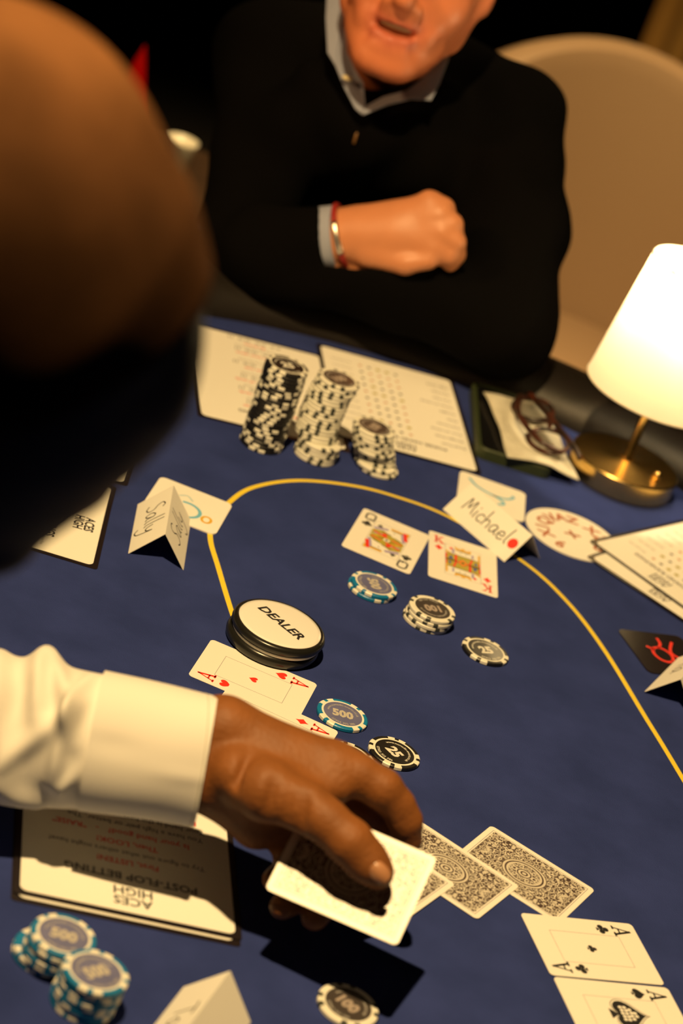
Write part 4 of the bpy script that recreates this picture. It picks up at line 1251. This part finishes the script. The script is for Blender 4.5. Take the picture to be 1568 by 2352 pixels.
ph_ += [RC(Hd(0, 82, -2), Hd(0, 103, -36), 8, 11, 9, FACE), EL(Hd(0, 88, -52), (22, 8, 9), 8, FACE, RM), EL(Hd(0, 84, -88), (20, 9, 9), 8, FACE, RM)]
ph_ += chain([(Hd(-33, 70, -61), 2.5), (Hd(-14, 86, -61), 4.2), (Hd(0, 88.5, -63), 4.0), (Hd(14, 86, -61), 4.2), (Hd(33, 70, -61), 2.5)], 5, LIP)
ph_ += chain([(Hd(-31, 70, -63), 2.5), (Hd(-15, 84, -77), 5.2), (Hd(0, 87, -80), 6.0), (Hd(15, 84, -77), 5.2), (Hd(31, 70, -63), 2.5)], 5, LIP)
neck = [RC(Hd(0, -12, -60), (-135, 2545, 175), 54, 48, 20, FACE)]
tors = [RC((-132, 2590, 165), (-122, 2600, -180), 48, 80, 30, PSK)]
# hands and arms
wr = (-94.8, 2249.9, 110.0)
rh = chain([((-246.7, 2517.6, 176.1), 36), ((-215.0, 2430.8, 109.3), 34), ((-192.3, 2294.8, 31.6), 34), ((-169.3, 2259.6, 62.5), 30), ((-114.6, 2251.5, 99.2), 27), (wr, 25.5)], 10, PSK)
rh += [RC(wr, (-48.3, 2250.2, 129.3), 26, 28, 14, PSK), RC((-76.7, 2252.0, 123.8), (-22.5, 2255.1, 158.7), 24, 24, 14, PSK), RC((-64.0, 2246.2, 116.2), (-15.3, 2244.5, 136.1), 24, 24, 14, PSK)]
for (a, b, c_) in (((-27.2, 2253.4, 173.6), (-11.7, 2251.6, 174.6), (-1.3, 2256.6, 157.0)), ((-13.0, 2245.0, 167.6), (1.9, 2242.7, 165.1), (10.0, 2250.2, 148.2)),
                   ((-5.3, 2236.5, 154.3), (10.6, 2236.1, 151.1), (16.9, 2244.6, 136.3)), ((-6.2, 2232.2, 138.1), (8.8, 2233.8, 136.8), (13.2, 2242.4, 126.9))):
    rh += [RC((-40.2, 2252.1, 138.2), a, 16, 11.5, 8, PSK), RC(a, b, 11.5, 10, 4, PSK), RC(b, c_, 9.8, 9, 4, PSK)]
rh += chain([((-63.9, 2231.7, 109.0), 14), ((-28.3, 2222.0, 116.4), 10), ((-7.1, 2222.7, 127.4), 8.5)], 6, PSK)
lh = chain([((17.0, 2469.2, 214.1), 36), ((61.6, 2360.8, 148.3), 36), ((90.1, 2276.4, 74.6), 34), ((-35.1, 2260.7, 81.2), 32), ((-138.9, 2247.5, 62.5), 26), ((-181.2, 2244.1, 50.8), 22)], 10, PSK)
child_abs('body', sdf_mesh('player_body', ph_ + neck + tors + rh + lh, 2.6, cuts=[EL(Hd(-31, 84, 2), (15, 12, 9), 10, None, RM), EL(Hd(31, 84, 2), (15, 12, 9), 10, None, RM), EL(Hd(0, 88, -69.5), (23, 19, 5.4), 3, None, RM)], base=PSK, sigma=3.5), SKIN_P, player)
child_abs('teeth', sdf_mesh('player_teeth', [EL(Hd(0, 74, -66), (22, 9, 5), 3, None, RM)], 1.6), mat('teeth', (0.42, 0.36, 0.22), 0.4), player)
# eyes, brows and short hair
EYEW = mat('eye_white', (0.7, 0.66, 0.6), 0.25); IRIS = mat('iris', (0.03, 0.02, 0.012), 0.2); HAIRB = mat('brown_hair', (0.035, 0.020, 0.011), 0.7, bump=(700, 0.7))
for s in (-1, 1):
    ey = child_abs('eye', sdf_mesh('player_eye', [EL(Hd(31*s, 66, 2), (12, 12, 11), 3, None, RM)], 2.0), EYEW, player)
    ir = obj('iris', sdf_mesh('player_iris', [EL(Hd(31*s, 75.5, 0), (5.5, 3.2, 5.5), 2, None, RM)], 1.2), IRIS, ey)
    child_abs('eyebrow', sdf_mesh('player_brow', chain([(Hd(14*s, 80, 17), 3.4), (Hd(32*s, 76, 22), 3.6), (Hd(48*s, 62, 18), 2.4)], 4), 1.8), HAIRB, player)
def hairline(P):
    q = P - OH
    y_, z_ = q @ Fh, q @ Uh
    return np.maximum(np.minimum(y_ - 30 - 0.2 * z_, 62 - z_ + 0 * y_), np.minimum(-18 - z_, y_ + 45)) 
child_abs('hair', sdf_mesh('player_hair', [EL(Hd(0, -10, 27), (79, 97, 86), 10, None, RM)], 4.0, clip=hairline), HAIRB, player)
# sweater
sw = [EL((-120, 2590, 0), (150, 115, 240), 40), RC((-251.9, 2524.9, 180.0), (-130, 2580, 190), 56, 78, 30), RC((16.7, 2472.3, 220.8), (-130, 2580, 190), 58, 78, 40),
      RC((-251.9, 2524.9, 180.0), (-215.0, 2430.8, 109.3), 56, 52, 20), RC((-215.0, 2430.8, 109.3), (-191.9, 2298.6, 27.9), 52, 50, 20), RC((-191.9, 2298.6, 27.9), (-169.2, 2263.8, 59.7), 50, 44, 20), RC((-169.2, 2263.8, 59.7), (-110.1, 2250.9, 102.7), 44, 34, 15),
      RC((18.0, 2472.5, 221.2), (62.5, 2360.9, 148.6), 56, 54, 20), RC((62.5, 2360.9, 148.6), (89.7, 2272.7, 73.9), 54, 47, 20), RC((89.7, 2272.7, 73.9), (-34.6, 2260.2, 80.1), 47, 42, 20), RC((-34.6, 2260.2, 80.1), (-146.8, 2246.7, 58.7), 42, 38, 15)]
sw += [RC((-180.0, 2416.9, 201.7), (-122.9, 2371.1, 179.5), 27, 31, 25), RC((-122.9, 2371.1, 179.5), (-59.3, 2426.1, 221.2), 31, 28, 25), RC((-178.0, 2406.2, 150.8), (-48.7, 2414.6, 168.7), 50, 50, 30)]
def knit_folds(P):
    return 3.2 * np.sin(P[:, 2] * 0.06 + 1.5 * np.sin(P[:, 0] * 0.03)) * np.sin(P[:, 0] * 0.04 + P[:, 1] * 0.05)
wc = np.array((-110.8, 2250.6, 102.0)); wax = np.array((-48.3, 2250.2, 129.3)) - np.array((-153.7, 2254.4, 74.9)); wax /= np.linalg.norm(wax)
def sleeve_end(P):
    q = P - wc
    al = q @ wax
    rad = np.linalg.norm(q - al[:, None] * wax, axis=1)
    return np.minimum(np.minimum(al, 80.0 - al), 38.0 - rad)
swo = child_abs('sweater', sdf_mesh('player_sweater', sw, 4.0, disp=knit_folds, clip=sleeve_end), KNIT, player)
# stand-up sweater collar and zip
zp = tube([(-122.7, 2340.9, 195.2), (-121.4, 2333.0, 178.5)], [1.6, 1.3], 8)
child_abs('zip_pull', mesh('zip_pull', *zp, smooth=True), mat('dark_brass', (0.20, 0.10, 0.03), 0.5), player)
# shirt collar: two thick flaps and the band round the neck
def flap(name, pts, th):
    P = np.array(pts, float)
    nrm = np.array((0.0, 0.9, -0.43)) * th
    n_ = len(P)
    v = [tuple(q) for q in P] + [tuple(q + nrm) for q in P]
    f = [list(range(n_)), list(range(n_, 2 * n_))[::-1]] + [[i, n_ + i, n_ + (i+1) % n_, (i+1) % n_] for i in range(n_)]
    return child_abs(name, mesh(name, v, f), BLUESHIRT, player)
flap('collar_flap', [(-206.7, 2422.0, 301.7), (-194.4, 2392.7, 274.6), (-178.6, 2359.1, 250.4), (-166.0, 2348.2, 243.6), (-149.6, 2334.9, 229.5), (-131.7, 2324.3, 216.3), (-123.4, 2322.9, 213.3), (-123.7, 2331.1, 221.4), (-133.6, 2347.4, 237.2), (-146.3, 2355.3, 244.7), (-160.6, 2369.0, 254.9), (-177.3, 2400.4, 279.4), (-189.1, 2429.9, 306.7)], 5)
flap('collar_flap', [(-66.0, 2409.3, 298.2), (-62.0, 2389.9, 280.4), (-61.4, 2367.0, 260.1), (-63.1, 2348.8, 245.0), (-82.1, 2344.6, 240.6), (-102.4, 2334.6, 228.8), (-122.2, 2322.6, 212.8), (-123.6, 2329.9, 218.9), (-109.7, 2344.9, 231.8), (-89.4, 2356.9, 243.2), (-75.9, 2379.6, 263.3), (-70.9, 2401.4, 281.4)], 5)
bn = child_abs('collar_button', mesh('collar_button', *[[tuple(np.array(q) + np.array((-149.6, 2335.0, 239.0))) for q in lathe([(0.01, -1), (5, -1), (5.5, 1), (4, 2), (0.01, 2)], 16)[0]], lathe([(0.01, -1), (5, -1), (5.5, 1), (4, 2), (0.01, 2)], 16)[1]], smooth=True), mat('shirt_button', (0.75, 0.66, 0.40), 0.4), player)
# shirt cuff and bracelet on the wrist
ax_ = np.array((-48.3, 2250.2, 129.3)) - np.array((-153.7, 2254.4, 74.9)); ax_ /= np.linalg.norm(ax_)
q1 = np.array((-0.355, 0.398, 0.846)); q1 -= ax_ * (q1 @ ax_); q1 /= np.linalg.norm(q1)
q2 = np.cross(ax_, q1)
def ringpts(c, ra, rb, n_=40, a0=0.0, a1=2 * math.pi, skew=0.0):
    return [tuple(np.array(c) + q1 * ra * math.cos(a) + q2 * rb * math.sin(a) + ax_ * skew * math.cos(a)) for a in np.linspace(a0, a1, n_)]
v, f = [], []
for c_, r_ in (((-116.6, 2251.9, 97.8), 33.0), ((-101.9, 2250.3, 106.1), 33.0), ((-100.7, 2250.5, 106.5), 32.0), ((-101.9, 2250.3, 106.1), 31), ((-116.6, 2251.9, 97.8), 31)):
    v += ringpts(c_, r_, r_ * 0.95, 41)[:-1]
for j in range(4):
    for i in range(40):
        f.append([j*40 + i, j*40 + (i+1) % 40, (j+1)*40 + (i+1) % 40, (j+1)*40 + i])
child_abs('shirt_cuff', mesh('player_cuff', v, f, smooth=True), BLUESHIRT, player)
br = thing('bracelet', 'red cord bracelet with a silver tube on the player\'s wrist', 'bracelet', tuple((-96.1, 2250.7, 109.3)))
def rel(pts): return [tuple(np.array(p) - np.array((-96.1, 2250.7, 109.3))) for p in pts]
obj('cord', mesh('bracelet_cord', *tube(rel(ringpts((-96.1, 2250.7, 109.3), 32, 30, 48, skew=-4)[:-1]), 3.0, 8, True), smooth=True), REDCORD, br)
obj('silver_tube', mesh('bracelet_tube', *tube(rel(ringpts((-96.1, 2250.7, 109.3), 32.2, 30.2, 10, SIDE*1.2, SIDE*2.2, skew=-4)), 3.6, 10), smooth=True), SILVER, br)

# ------------------------------------------------------------------ lift everything built on the felt level to its height above the floor
for o in list(scene.objects):
    if o.parent is None and o.type in ('MESH', 'EMPTY'):
        o.location.z += TZ * S
